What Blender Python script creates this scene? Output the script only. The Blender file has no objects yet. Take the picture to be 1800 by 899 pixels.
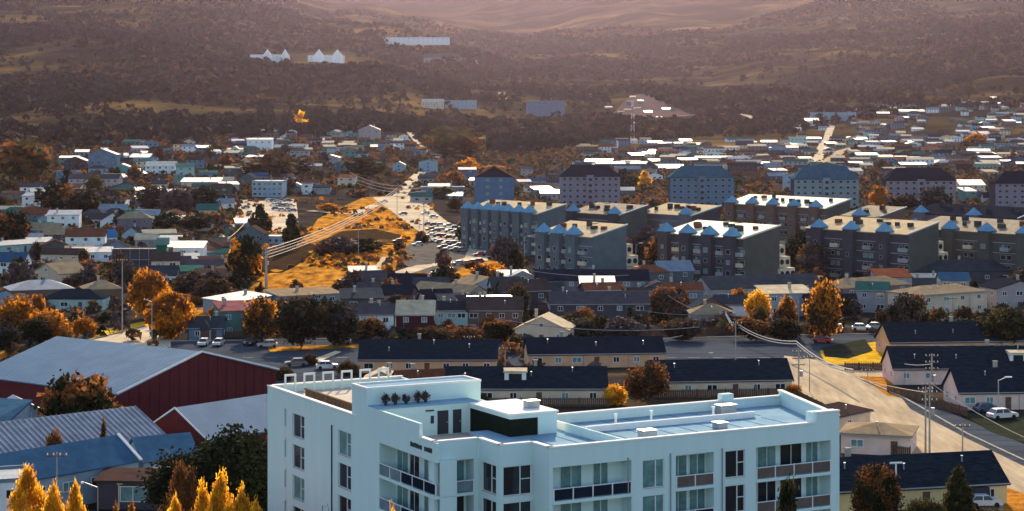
import bpy, math, random
import numpy as np
R = math.radians
rnd = random.Random(7)
C = bpy.context.scene.collection
scn = bpy.context.scene

# ------------------------------------------------------------------ camera, sky, sun, exposure
F = 3400.0; CX = 900.0; VH = 200.0; HC = 48.0          # focal length in photo pixels, horizon row, eye height
cam = bpy.data.cameras.new('camera'); camo = bpy.data.objects.new('camera', cam); C.objects.link(camo)
camo.location = (0, 0, HC); camo.rotation_euler = (R(90), 0, 0)
cam.sensor_width = 36; cam.lens = 36 * F / 1800; cam.shift_y = -(449.5 - VH) / 1800
cam.clip_start = 1; cam.clip_end = 30000
scn.camera = camo
SUN_AZ, SUN_EL = 3.5, 24.0                                # degrees right of straight ahead, above the horizon
world = bpy.data.worlds.new('World'); scn.world = world; world.use_nodes = True
wn = world.node_tree; wn.nodes.clear()
wo = wn.nodes.new('ShaderNodeOutputWorld'); bg = wn.nodes.new('ShaderNodeBackground'); sk = wn.nodes.new('ShaderNodeTexSky')
sk.sky_type = 'NISHITA'; sk.sun_disc = False; sk.sun_elevation = R(SUN_EL); sk.sun_rotation = R(SUN_AZ)
sk.dust_density = 1.5; sk.air_density = 1.0; sk.ozone_density = 1.0
bg.inputs['Strength'].default_value = 0.14
wn.links.new(sk.outputs[0], bg.inputs['Color']); wn.links.new(bg.outputs[0], wo.inputs['Surface'])
sl = bpy.data.lights.new('sun', 'SUN'); sl.energy = 5.0; sl.angle = R(0.5); sl.color = (1.0, 0.78, 0.50)
so = bpy.data.objects.new('sun', sl); C.objects.link(so)
so.rotation_euler = (R(90 - SUN_EL), 0, R(180 - SUN_AZ))
scn.view_settings.view_transform = 'Standard'; scn.view_settings.look = 'None'
scn.view_settings.exposure = 0.92; scn.view_settings.gamma = 1
scn.cycles.max_bounces = 6; scn.cycles.diffuse_bounces = 3; scn.cycles.volume_bounces = 0

# ------------------------------------------------------------------ materials
MATS = {}
def mat(name, col, rough=0.85, metal=0.0, var=0.25, scale=0.6, col2=None, bump=0.0, bscale=4.0, stretch=None, transl=0.0, spec=0.0):
    if name in MATS: return MATS[name]
    m = bpy.data.materials.new(name); m.use_nodes = True; nt = m.node_tree; N = nt.nodes; L = nt.links
    p = N['Principled BSDF']; p.inputs['Roughness'].default_value = rough; p.inputs['Metallic'].default_value = metal
    p.inputs['Specular IOR Level'].default_value = spec
    tc = N.new('ShaderNodeTexCoord'); mp = N.new('ShaderNodeMapping'); L.new(tc.outputs['Object'], mp.inputs[0])
    if stretch: mp.inputs['Scale'].default_value = stretch
    n = N.new('ShaderNodeTexNoise'); n.inputs['Scale'].default_value = scale; n.inputs['Detail'].default_value = 5; n.inputs['Roughness'].default_value = 0.65
    L.new(mp.outputs[0], n.inputs['Vector'])
    cr = N.new('ShaderNodeValToRGB'); cr.color_ramp.elements[0].position = 0.32; cr.color_ramp.elements[1].position = 0.68
    c2 = col2 or tuple(min(1, c * (1 + var)) for c in col)
    c1 = col if col2 else tuple(c * (1 - var) for c in col)
    cr.color_ramp.elements[0].color = (*c1, 1); cr.color_ramp.elements[1].color = (*c2, 1)
    L.new(n.outputs[0], cr.inputs[0]); L.new(cr.outputs[0], p.inputs['Base Color'])
    if bump:
        n2 = N.new('ShaderNodeTexNoise'); n2.inputs['Scale'].default_value = bscale; n2.inputs['Detail'].default_value = 4
        L.new(mp.outputs[0], n2.inputs['Vector'])
        b = N.new('ShaderNodeBump'); b.inputs['Strength'].default_value = bump; b.inputs['Distance'].default_value = 0.3
        L.new(n2.outputs[0], b.inputs['Height']); L.new(b.outputs[0], p.inputs['Normal'])
    if transl:
        p.inputs['Specular IOR Level'].default_value = .02; t = N.new('ShaderNodeBsdfTranslucent'); mx = N.new('ShaderNodeMixShader'); mx.inputs[0].default_value = transl
        L.new(cr.outputs[0], t.inputs['Color']); L.new(p.outputs[0], mx.inputs[1]); L.new(t.outputs[0], mx.inputs[2])
        L.new(mx.outputs[0], N['Material Output'].inputs['Surface'])
    MATS[name] = m; return m
def wallm(name, col): return mat('wall_' + name, col, 0.9, var=0.14, scale=0.35)
def roofm(name, col, rough=0.6, metal=0.0, spec=0.0): return mat('roof_' + name, col, rough, metal, var=0.22, scale=0.5, stretch=(1, 1, 1), spec=spec)

W = dict(white=wallm('white', (.72, .76, .76)), cream=wallm('cream', (.62, .50, .36)), beige=wallm('beige', (.62, .49, .36)), pink=wallm('pink', (.68, .50, .43)),
         peach=wallm('peach', (.66, .38, .22)), grey=wallm('grey', (.30, .30, .31)), blue=wallm('blue', (.26, .36, .44)), teal=wallm('teal', (.10, .36, .33)),
         turq=wallm('turquoise', (.33, .50, .48)), brown=wallm('brown', (.16, .10, .08)), red=wallm('red', (.115, .026, .030)), purple=wallm('mauve', (.16, .145, .17)),
         dark=wallm('dark', (.07, .065, .08)), green=wallm('green', (.10, .22, .20)), bluegrey=wallm('blue_grey', (.13, .19, .27)), mauve=wallm('pale_mauve', (.34, .30, .31)),
         yellow=wallm('yellow', (.70, .54, .27)), slate=wallm('slate', (.10, .13, .15)), maroon=wallm('maroon', (.07, .02, .025)), olive=wallm('olive', (.09, .09, .08)))
RF = dict(black=mat('roof_black', (.008, .013, .020), .85, col2=(.024, .034, .046), scale=1.2, stretch=(.6, 3, 3), bump=.3), slate=roofm('slate', (.045, .052, .062), .7), blue=roofm('blue', (.035, .085, .15), .7),
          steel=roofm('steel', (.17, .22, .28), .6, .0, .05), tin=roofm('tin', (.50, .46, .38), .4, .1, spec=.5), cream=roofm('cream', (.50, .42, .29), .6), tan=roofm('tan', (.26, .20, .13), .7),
          rust=roofm('rust', (.16, .06, .035), .6), red=roofm('red', (.24, .10, .10), .6), brown=roofm('brown', (.07, .045, .04), .7), purple=roofm('purple', (.07, .062, .07), .6),
          green=roofm('green', (.04, .12, .10), .6), teal=roofm('teal', (.04, .10, .14), .6), navy=roofm('navy', (.016, .020, .032), .7), bright=roofm('bright_blue', (.03, .15, .32), .5))
GLASS = mat('window_glass', (.015, .02, .025), .12, spec=.5, var=.3, scale=1.5)
GLASSL = mat('curtained_glass', (.12, .24, .24), .3, spec=.4, var=.35, scale=1.2)
TRIM = mat('white_trim', (.72, .73, .72), .6, var=.08); TRIMG = mat('grey_trim', (.30, .31, .32), .6, var=.1)
DTRIM = mat('dark_trim', (.05, .05, .055), .6)
CONC = mat('concrete', (.34, .31, .27), .9, var=.2)
WOOD = mat('weathered_wood', (.13, .08, .055), .85, var=.3, scale=2)
STEELM = mat('galvanised_steel', (.34, .36, .38), .45, .5, var=.1)
CABLE = mat('cable', (.30, .29, .27), .45, .4, var=.1)
ASPH = mat('asphalt', (.055, .066, .084), .85, var=.35, scale=.4, stretch=(.15, 1, 1), bump=.1)
GRAVEL = mat('gravel_road', (.38, .31, .215), .95, var=.28, scale=.5, stretch=(1, .12, 1), bump=.2)
PALEROAD = mat('pale_concrete_road', (.50, .42, .30), .9, var=.25, scale=.12)
OCHRE = mat('ochre_grass', (.10, .04, .012), .95, col2=(.66, .30, .04), scale=.28, bump=.9, bscale=.8, stretch=(1, .45, 1))
YELLOW = mat('yellow_grass', (.35, .19, .02), .95, col2=(.70, .45, .03), scale=.4, bump=.5, bscale=2)
RUSTG = mat('rusty_grass', (.22, .07, .015), .95, col2=(.5, .24, .04), scale=.5, bump=.5, bscale=2)
DARKG = mat('dark_lawn', (.018, .024, .016), .95, col2=(.04, .045, .03), scale=.3)
def leaf(name, a, b, t=.4): return mat('leaves_' + name, a, .8, col2=b, scale=1.3, transl=t, spec=.2)
LF = dict(orange=leaf('orange', (.36, .12, .015), (.75, .33, .03), .6), yellow=leaf('yellow', (.80, .42, .02), (.95, .62, .06), .6), green=leaf('dark_green', (.012, .018, .012), (.03, .036, .015), .2),
          brown=leaf('brown', (.05, .03, .02), (.11, .065, .035), .3), rust=leaf('rust', (.16, .06, .025), (.32, .13, .04), .4), olive=leaf('olive', (.05, .045, .02), (.12, .09, .03), .3),
          mauve=leaf('bare_twig', (.06, .045, .05), (.12, .085, .085), .1))
BARK = mat('bark', (.08, .06, .045), .95, var=.3, scale=3)

# ------------------------------------------------------------------ terrain
UC = np.array([-2600, -400, 0, 300, 600, 900, 1200, 1500, 1800, 2200, 4400], float)
DR = np.array([700, 1000, 1400, 1800, 2400, 3000, 3600, 4300, 5200, 6200, 7200, 12000], float)
VT = np.array([
 [433]*11,
 [350, 350, 345, 338, 346, 361, 363, 363, 363, 363, 363],
 [285, 285, 288, 280, 290, 308, 310, 310, 310, 310, 310],
 [245, 245, 252, 246, 252, 270, 276, 276, 272, 272, 272],
 [180, 180, 186, 186, 192, 222, 228, 224, 208, 200, 200],
 [110, 110, 118, 122, 136, 182, 190, 178, 160, 150, 150],
 [ 50,  50,  60,  66, 100, 142, 150, 136, 116, 100, 100],
 [  5,   5,   8,   8,  62, 106, 104,  70,  44,  30,  30],
 [-60, -60, -55, -50,  40,  84,  66,  24,   0, -20, -20],
 [-160,-160,-140,-100, 22,  40,  10, -25, -60,-90,-90],
 [-220,-220,-210,-190,  14,-12, -90,-120,-140,-150,-150],
 [-300,-300,-300,-300,-60,-80,-240,-260,-280,-290,-290]], float)
ZT = HC - (VT - VH) * DR[:, None] / F
DG = np.concatenate([np.linspace(0, 690, 24), np.linspace(700, 12500, 300)])
def pchip(x, y, xs):
    h = np.diff(x); d = np.diff(y) / h; m = np.zeros_like(y)
    for i in range(1, len(x) - 1):
        if d[i-1] * d[i] > 0: m[i] = 2 * d[i-1] * d[i] / (d[i-1] + d[i])
    m[-1] = d[-1]
    i = np.clip(np.searchsorted(x, xs) - 1, 0, len(x) - 2); t = (xs - x[i]) / h[i]
    return (2*t**3-3*t**2+1)*y[i] + (t**3-2*t**2+t)*h[i]*m[i] + (-2*t**3+3*t**2)*y[i+1] + (t**3-t**2)*h[i]*m[i+1]
ZC = np.stack([np.where(DG < 700, 0, pchip(DR, ZT[:, j], np.clip(DG, 700, 12000))) for j in range(len(UC))], 1)
def zfun(x, y):
    x = np.asarray(x, float); y = np.asarray(y, float)
    u = np.clip(CX + F * x / np.maximum(y, 1), UC[0], UC[-1])
    j = np.clip(np.searchsorted(UC, u) - 1, 0, len(UC) - 2); tu = (u - UC[j]) / (UC[j+1] - UC[j]); tu = tu*tu*(3-2*tu)
    i = np.clip(np.searchsorted(DG, y) - 1, 0, len(DG) - 2); td = np.clip((y - DG[i]) / (DG[i+1] - DG[i]), 0, 1)
    z = (ZC[i, j]*(1-tu) + ZC[i, j+1]*tu)*(1-td) + (ZC[i+1, j]*(1-tu) + ZC[i+1, j+1]*tu)*td
    a = np.clip((y - 1900) / 1500, 0, 1)
    z = z + a*a*(26*np.sin(y/210+1.5*np.sin(x/420)) + 14*np.sin(y/95+x/260)*np.sin(x/180))*np.clip((3900-y)/1500+.6, .3, 1) + a*(11*np.sin(x/95+1.3*np.sin(y/310)) * np.sin(y/170+x/400) + 7*np.sin(x/41+y/93)*np.sin(y/67-x/130) + 16*a*np.sin(y/260+2*np.sin(x/330)))
    # grassy bank in front of the sloping car park
    gx, gy = (600-CX)/F*640, 640
    z = z + 5.0*np.exp(-((x-gx)/26)**2 - ((y-gy)/55)**2)
    return z
def zf(x, y): return float(zfun(x, y))
def proj(x, y, z): return CX + F*x/y, VH + F*(HC - z)/y
def ground(u, v):
    if v > VH + 10:
        D = F*HC/(v-VH)
        if D < 480: return (u-CX)/F*D, D, 0.0
    D = 470.0
    def g(D):
        x = (u-CX)/F*D; return VH + F*(HC - zf(x, D))/D - v
    prev = D
    while D < 11500:
        if g(D) <= 0: break
        prev = D; D *= 1.03
    a, b = prev, D
    for _ in range(11):
        m = (a+b)/2
        if g(m) > 0: a = m
        else: b = m
    return (u-CX)/F*b, b, zf((u-CX)/F*b, b)
def unp(u, v, z):
    D = F*(HC - z)/(v - VH); return (u-CX)/F*D, D
def unph(u, v, h):            # point h above the terrain seen at (u, v)
    z0 = 0.0
    for _ in range(8):
        x, y = unp(u, v, z0 + h); z0 = z0*.4 + zf(x, y)*.6
    return x, y, z0

# ------------------------------------------------------------------ mesh helpers
class MB:
    def __init__(s): s.v = []; s.f = []; s.m = []; s.k = 0
    def face(s, pts, k=None):
        b = len(s.v); s.v += [tuple(p) for p in pts]; s.f.append(tuple(range(b, b+len(pts)))); s.m.append(s.k if k is None else k)
    def hexa(s, lo, hi, k=None):        # lo, hi: 4 points each, counter-clockwise seen from above
        b = len(s.v); s.v += [tuple(p) for p in lo] + [tuple(p) for p in hi]; n = len(lo); k = s.k if k is None else k
        s.f.append(tuple(b+i for i in range(n))[::-1]); s.f.append(tuple(b+n+i for i in range(n))); s.m += [k, k]
        for i in range(n):
            j = (i+1) % n; s.f.append((b+i, b+j, b+n+j, b+n+i)); s.m.append(k)
    def box(s, x0, y0, z0, x1, y1, z1, k=None):
        s.hexa([(x0,y0,z0),(x1,y0,z0),(x1,y1,z0),(x0,y1,z0)], [(x0,y0,z1),(x1,y0,z1),(x1,y1,z1),(x0,y1,z1)], k)
    def tube(s, a, b, r, n=6, r2=None, k=None):
        a = np.array(a, float); b = np.array(b, float); d = b-a; L = np.linalg.norm(d); d /= L
        t = np.cross(d, (0, 0, 1)) if abs(d[2]) < .95 else np.cross(d, (1, 0, 0)); t /= np.linalg.norm(t); w = np.cross(d, t)
        r2 = r if r2 is None else r2
        lo = [a + r*(math.cos(2*math.pi*i/n)*t + math.sin(2*math.pi*i/n)*w) for i in range(n)]
        hi = [b + r2*(math.cos(2*math.pi*i/n)*t + math.sin(2*math.pi*i/n)*w) for i in range(n)]
        s.hexa(lo, hi, k)
    def mesh(s, name, mats):
        me = bpy.data.meshes.new(name); me.from_pydata(s.v, [], s.f)
        for m in mats: me.materials.append(m)
        if len(mats) > 1: me.polygons.foreach_set('material_index', s.m)
        me.update(); return me
    def build(s, name, mats, parent=None, loc=(0,0,0), rz=0):
        if not isinstance(mats, (list, tuple)): mats = [mats]
        return obj(name, s.mesh(name, mats), parent, loc, rz)
def obj(name, me, parent=None, loc=(0,0,0), rz=0):
    o = bpy.data.objects.new(name, me); C.objects.link(o); o.location = loc; o.rotation_euler = (0, 0, rz)
    if parent: o.parent = parent
    return o
def empty(name, loc, rz=0):
    o = bpy.data.objects.new(name, None); C.objects.link(o); o.location = loc; o.rotation_euler = (0, 0, rz); o.empty_display_size = .5
    return o
def tag(o, label=None, cat=None, group=None, kind=None):
    if label: o['label'] = label
    if cat: o['category'] = cat
    if group: o['group'] = group
    if kind: o['kind'] = kind
    return o
LM = []        # landmarks for wording
PEND = []      # (object, description, u, v)
def landmark(name, u, v): LM.append((name, u, v))
def later(o, desc, cat, u, v, group=None):
    tag(o, cat=cat, group=group); PEND.append((o, desc, u, v))
OCC = []       # occupied circles
def occupy(x, y, r): OCC.append((x, y, r))
def free(x, y, r): return all((x-a)**2 + (y-b)**2 > (r+c)**2 for a, b, c in OCC)

# ------------------------------------------------------------------ terrain mesh
def build_terrain():
    us = np.concatenate([np.linspace(-2600, -320, 26), np.linspace(-250, 2050, 240), np.linspace(2150, 4400, 26)])
    ds = np.concatenate([[6, 15, 30, 60], np.linspace(100, 690, 40), 700*(12000/700)**np.linspace(0, 1, 240)])
    U, D = np.meshgrid(us, ds); X = (U-CX)/F*D; Z = zfun(X, D)
    n, m = X.shape; vs = np.stack([X, D, Z], -1).reshape(-1, 3)
    i = np.arange(n-1)[:, None]*m + np.arange(m-1)[None]; f = np.stack([i, i+1, i+m+1, i+m], -1).reshape(-1, 4)
    me = bpy.data.meshes.new('ground'); me.vertices.add(len(vs)); me.vertices.foreach_set('co', vs.ravel())
    me.loops.add(f.size); me.loops.foreach_set('vertex_index', f.ravel()); me.polygons.add(len(f))
    me.polygons.foreach_set('loop_start', np.arange(0, f.size, 4)); me.polygons.foreach_set('loop_total', np.full(len(f), 4))
    me.update(); me.polygons.foreach_set('use_smooth', np.ones(len(f), bool))
    m_ = bpy.data.materials.new('terrain'); m_.use_nodes = True; nt = m_.node_tree; N = nt.nodes; L = nt.links; p = N['Principled BSDF']
    p.inputs['Roughness'].default_value = 1; p.inputs['Specular IOR Level'].default_value = 0
    g = N.new('ShaderNodeNewGeometry'); sx = N.new('ShaderNodeSeparateXYZ'); L.new(g.outputs['Position'], sx.inputs[0])
    def noise(sc, st=(1,1,1), det=6):
        mp = N.new('ShaderNodeMapping'); mp.inputs['Scale'].default_value = st; L.new(g.outputs['Position'], mp.inputs[0])
        t = N.new('ShaderNodeTexNoise'); t.inputs['Scale'].default_value = sc; t.inputs['Detail'].default_value = det; t.inputs['Roughness'].default_value = .7
        L.new(mp.outputs[0], t.inputs[0]); return t.outputs[0]
    def ramp(src, els):
        r = N.new('ShaderNodeValToRGB'); r.color_ramp.elements[0].position = els[0][0]; r.color_ramp.elements[0].color = (*els[0][1], 1)
        r.color_ramp.elements[1].position = els[-1][0]; r.color_ramp.elements[1].color = (*els[-1][1], 1)
        for e in els[1:-1]:
            q = r.color_ramp.elements.new(e[0]); q.color = (*e[1], 1)
        L.new(src, r.inputs[0]); return r.outputs[0]
    town = ramp(noise(.06), [(.3, (.018, .018, .020)), (.5, (.038, .033, .030)), (.62, (.08, .058, .036)), (.75, (.17, .13, .09))])
    hill = ramp(noise(.006, (.45, 1.1, 2.5), 9), [(.3, (.008, .009, .008)), (.44, (.026, .022, .014)), (.54, (.075, .055, .026)), (.64, (.20, .12, .04))])
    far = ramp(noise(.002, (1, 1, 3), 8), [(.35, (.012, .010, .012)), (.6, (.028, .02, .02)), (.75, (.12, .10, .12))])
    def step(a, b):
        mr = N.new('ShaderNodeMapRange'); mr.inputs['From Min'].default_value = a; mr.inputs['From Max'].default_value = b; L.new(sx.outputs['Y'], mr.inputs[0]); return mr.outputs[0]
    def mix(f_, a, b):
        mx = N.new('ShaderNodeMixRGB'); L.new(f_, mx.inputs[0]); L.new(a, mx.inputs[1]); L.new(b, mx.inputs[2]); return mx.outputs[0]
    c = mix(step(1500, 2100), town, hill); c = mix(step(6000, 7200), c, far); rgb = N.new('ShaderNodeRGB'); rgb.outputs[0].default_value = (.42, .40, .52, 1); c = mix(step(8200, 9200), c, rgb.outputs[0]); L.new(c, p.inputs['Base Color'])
    bp = N.new('ShaderNodeBump'); bp.inputs['Strength'].default_value = 1; bp.inputs['Distance'].default_value = 6; L.new(noise(.05, (1, 1, 1), 8), bp.inputs['Height'])
    mx = N.new('ShaderNodeMath'); mx.operation = 'MULTIPLY'; mx.inputs[1].default_value = 6; L.new(step(1500, 2500), mx.inputs[0]); L.new(mx.outputs[0], bp.inputs['Distance'])
    L.new(bp.outputs[0], p.inputs['Normal'])
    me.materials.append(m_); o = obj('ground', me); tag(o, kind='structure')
build_terrain()

# ground sheets given by their outline in the picture, laid on the terrain
LAYER = {'n': 0}
def sheet(name, pts, m, lift=None, cell=0):
    LAYER['n'] += 1; lift = lift or .02 + .006*LAYER['n']
    P = [ground(u, v)[:2] for u, v in pts]
    far = max(p[1] for p in P) > 560
    import bmesh
    bm = bmesh.new(); vs = [bm.verts.new((x, y, 0)) for x, y in P]; bm.faces.new(vs)
    if far or cell:
        step = cell or 9.0
        xs = [p[0] for p in P]; ys = [p[1] for p in P]
        for k in np.arange(min(xs), max(xs), step): bmesh.ops.bisect_plane(bm, geom=bm.verts[:]+bm.edges[:]+bm.faces[:], plane_co=(k, 0, 0), plane_no=(1, 0, 0))
        for k in np.arange(min(ys), max(ys), step*1.5): bmesh.ops.bisect_plane(bm, geom=bm.verts[:]+bm.edges[:]+bm.faces[:], plane_co=(0, k, 0), plane_no=(0, 1, 0))
        for v_ in bm.verts: v_.co.z = zf(v_.co.x, v_.co.y) + lift + (.25 if v_.co.y > 560 else 0)
    else:
        for v_ in bm.verts: v_.co.z = lift
    bmesh.ops.recalc_face_normals(bm, faces=bm.faces[:])
    me = bpy.data.meshes.new(name); bm.to_mesh(me); bm.free(); me.materials.append(m)
    if me.polygons[0].normal.z < 0: me.flip_normals()
    o = obj(name, me); tag(o, kind='structure'); return o
def strip(name, pts, width, m, lift=.35, smooth=8):
    """a road as a band of true width along a centre line given in the picture"""
    P = [np.array(ground(u, v)[:2]) for u, v in pts]; Q = []
    for a, b in zip(P[:-1], P[1:]):
        n = max(1, int(np.linalg.norm(b-a)/smooth)); Q += [a + (b-a)*i/n for i in range(n)]
    Q.append(P[-1]); vs = []
    for i, q in enumerate(Q):
        d = Q[min(i+1, len(Q)-1)] - Q[max(i-1, 0)]; d /= np.linalg.norm(d); nrm = np.array([-d[1], d[0]])
        for s in (-.5, .5):
            w = q + nrm*s*width; vs.append((w[0], w[1], max(zf(*w), zf(*q)) + lift))
    mb = MB(); mb.v = vs; mb.f = [(2*i, 2*i+1, 2*i+3, 2*i+2) for i in range(len(Q)-1)]; mb.m = [0]*len(mb.f)
    me = mb.mesh(name, [m])
    if me.polygons[0].normal.z < 0: me.flip_normals()
    o = obj(name, me); tag(o, kind='structure')
    for q in Q: occupy(q[0], q[1], width*.55)

sheet('grass_bank', [(300,575),(335,548),(420,522),(500,440),(560,385),(640,348),(700,345),(752,412),(700,448),(690,500),(560,520),(470,530),(400,560)], OCHRE, cell=7)
sheet('grass_bank', [(740,470),(830,455),(900,462),(905,490),(860,505),(690,520),(680,500)], OCHRE, cell=7)
DG2 = mat('dark_scrub_and_shade', (.02, .018, .014), .95, col2=(.07, .04, .02), scale=.2)
sheet('scrub_and_shade_ground', [(548,428),(600,408),(660,404),(722,418),(700,432),(650,440),(600,455),(560,452)], DG2, cell=7)  # dark colour stands for the bank's shaded band as well as its scrub
sheet('scrub_and_shade_ground', [(470,452),(530,428),(560,440),(520,470),(470,492),(410,510),(380,515),(420,480)], DG2, cell=7)
sheet('grass', [(118,598),(160,585),(268,562),(270,572),(200,590),(120,612)], YELLOW)
sheet('grass', [(0,618),(80,598),(118,596),(122,606),(20,630),(0,632)], OCHRE)
sheet('road', [(115,618),(165,598),(268,572),(300,580),(310,610),(200,640)], PALEROAD)
sheet('road', [(300,600),(640,596),(1060,598),(1240,594),(1400,590),(1800,583),(1800,606),(1560,606),(1470,618),(1452,642),(1385,634),(1240,646),(1060,640),(640,668),(480,706),(300,660)], ASPH)
sheet('road', [(1378,626),(1440,634),(1500,652),(1570,652),(1570,664),(1505,664),(1590,702),(1700,765),(1800,812),(1830,880),(1740,905),(1600,810),(1470,745),(1400,700)], GRAVEL)
sheet('lane', [(1575,688),(1610,698),(1690,735),(1810,786),(1810,826),(1700,772),(1600,720)], ASPH)
sheet('grass', [(1440,618),(1560,598),(1562,640),(1480,642),(1452,640)], YELLOW)
sheet('lawn', [(1445,612),(1520,597),(1535,618),(1490,632),(1450,628)], DARKG)
sheet('grass', [(1510,662),(1560,664),(1590,700),(1560,697)], RUSTG)
sheet('grass', [(1768,858),(1830,880),(1830,930),(1760,930)], RUSTG)
sheet('yard', [(1690,728),(1830,728),(1830,790),(1740,760)], DARKG)
sheet('car_park', [(736,398),(790,398),(852,432),(856,462),(800,476),(745,482),(700,462),(735,412)], mat('worn_asphalt', (.12, .11, .10), .9, var=.35, scale=.3), cell=8)
sheet('road', [(655,349),(748,344),(762,372),(795,398),(852,430),(858,460),(822,466),(792,440),(742,412),(690,374)], PALEROAD, cell=8)
strip('road', [(768,276),(745,300),(722,322),(702,348)], 7, PALEROAD, .6)
sheet('car_park', [(428,357),(520,351),(524,384),(500,410),(455,404),(395,420),(420,376)], PALEROAD, cell=8)
strip('path', [(683,455),(672,470),(648,497)], 4, PALEROAD)
strip('road', [(600,495),(690,488),(745,470),(800,462),(850,452)], 6, PALEROAD)
strip('road', [(712,216),(724,236),(742,256),(768,276)], 11, PALEROAD, 1.2)
strip('road', [(1466,207),(1458,232),(1444,262),(1432,296)], 9, PALEROAD, 1.2)
strip('road', [(1500,262),(1478,268),(1462,280),(1445,292)], 10, GRAVEL, 1.2)
strip('road', [(882,165),(890,180)], 12, PALEROAD, 2)
strip('road', [(1190,207),(1240,203),(1300,204),(1322,210),(1334,218)], 9, PALEROAD, 2.5)
strip('road', [(350,446),(405,412),(425,380),(432,352)], 5, PALEROAD)
strip('road', [(545,372),(620,378),(660,362)], 5, PALEROAD)
sheet('quarry_slope', [(1075,203),(1120,168),(1140,168),(1215,205),(1150,212)], mat('pink_scree', (.12, .085, .08), .95), lift=2.0, cell=25)

# ------------------------------------------------------------------ windows and houses
WC = {}
def window_mesh(w, h, far, gl):
    key = (round(w, 1), round(h, 1), far, gl)
    if key in WC: return WC[key]
    w, h = key[0], key[1]; f = .09 if not far else .12
    a = MB()
    a.box(-w/2, -.07, -h/2, -w/2+f, 0, h/2); a.box(w/2-f, -.07, -h/2, w/2, 0, h/2); a.box(-w/2+f, -.07, -h/2, w/2-f, 0, -h/2+f); a.box(-w/2+f, -.07, h/2-f, w/2-f, 0, h/2)
    if w > .9 and not far: a.box(-f/2, -.06, -h/2+f, f/2, 0, h/2-f)
    g = MB() if not far else a
    g.face([(-w/2+f, -.02, -h/2+f), (w/2-f, -.02, -h/2+f), (w/2-f, -.02, h/2-f), (-w/2+f, -.02, h/2-f)], 1 if far else 0)
    gm = GLASSL if gl else GLASS
    WC[key] = (a.mesh('window', [TRIMG, gm]), None) if far else (a.mesh('window', [TRIM]), g.mesh('pane', [gm]))
    return WC[key]
def window(parent, x, y, z, w, h, rz=0, far=False, gl=False):
    fm, pm = window_mesh(w, h, far, gl); o = obj('window', fm, parent, (x, y, z), rz)
    if pm: obj('pane', pm, o)
    return o
DOORM = {}
def door(parent, x, y, z, rz=0, w=.95, h=2.05, m=None):
    m = m or WOOD; k = (m.name, w, h)
    if k not in DOORM:
        a = MB(); a.box(-w/2, -.06, 0, w/2, 0, h); DOORM[k] = a.mesh('door', [m])
        b = MB(); b.box(w/2-.2, -.12, h*.47, w/2-.1, -.06, h*.53); DOORM[k+('h',)] = b.mesh('handle', [STEELM])
    o = obj('door', DOORM[k], parent, (x, y, z), rz); obj('handle', DOORM[k+('h',)], o); return o

def roof_mb(w, d, h, rise, kind, o=.35, t=.18):
    r = MB()
    if kind == 'eave' or kind == 'gable':
        W_, D_ = (w, d) if kind == 'eave' else (d, w)
        k = rise/(D_/2); top = [(-o, h-o*k+.1), (D_/2, h+rise+.1), (D_+o, h-o*k+.1)]
        for i in range(2):
            (y0, z0), (y1, z1) = top[i], top[i+1]
            lo = [(-o, y0, z0-t), (W_+o, y0, z0-t), (W_+o, y1, z1-t), (-o, y1, z1-t)]; hi = [(p[0], p[1], p[2]+t) for p in lo]
            if kind == 'gable': lo = [(p[1], W_-p[0], p[2]) for p in lo]; hi = [(p[1], W_-p[0], p[2]) for p in hi]
            r.hexa(lo, hi)
    elif kind == 'hip':
        i = min(w, d)/2*.95; zb = h-.05
        e = [(-o, -o), (w+o, -o), (w+o, d+o), (-o, d+o)]
        if w >= d: ra, rb = (i, d/2), (w-i, d/2)
        else: ra, rb = (w/2, i), (w/2, d-i)
        E = [(x, y, zb+t) for x, y in e]; B = [(x, y, zb) for x, y in e]; A_ = (*ra, h+rise+.1); B_ = (*rb, h+rise+.1)
        r.face(B[::-1])
        for a in range(4): b = (a+1) % 4; r.face([B[a], B[b], E[b], E[a]])
        if w >= d: r.face([E[0], E[1], B_, A_]); r.face([E[1], E[2], B_]); r.face([E[2], E[3], A_, B_]); r.face([E[3], E[0], A_])
        else: r.face([E[0], E[1], A_]); r.face([E[1], E[2], B_, A_]); r.face([E[2], E[3], B_]); r.face([E[3], E[0], A_, B_])
    elif kind == 'mono':
        lo = [(-o, -o, h-.05), (w+o, -o, h-.05), (w+o, d+o, h+rise), (-o, d+o, h+rise)]; r.hexa(lo, [(p[0], p[1], p[2]+t) for p in lo])
    else:
        r.box(-.15, -.15, h, w+.15, d+.15, h+.15)
        for a in ((-.15, -.15, w+.15, .1), (-.15, d-.1, w+.15, d+.15), (-.15, .1, .1, d-.1), (w-.1, .1, w+.15, d-.1)): r.box(a[0], a[1], h+.15, a[2], a[3], h+.45)
    return r
def wall_mb(w, d, h, rise, kind, z0=-2.5):
    r = MB(); r.box(0, 0, z0, w, d, h)
    if kind == 'eave':
        k = rise-.1
        for x0, x1 in ((0, .25), (w-.25, w)): r.hexa([(x0, 0, h), (x1, 0, h), (x1, d, h), (x0, d, h)], [(x0, d/2-.01, h+k), (x1, d/2-.01, h+k), (x1, d/2+.01, h+k), (x0, d/2+.01, h+k)])
    elif kind == 'gable':
        k = rise-.1
        for y0, y1 in ((0, .25), (d-.25, d)): r.hexa([(0, y0, h), (w, y0, h), (w, y1, h), (0, y1, h)], [(w/2-.01, y0, h+k), (w/2+.01, y0, h+k), (w/2+.01, y1, h+k), (w/2-.01, y1, h+k)])
    elif kind == 'mono':
        r.hexa([(0, 0, h-.02), (w, 0, h-.02), (w, d, h-.02), (0, d, h-.02)], [(0, 0, h-.01), (w, 0, h-.01), (w, d, h+rise-.08), (0, d, h+rise-.08)])
    return r
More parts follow.
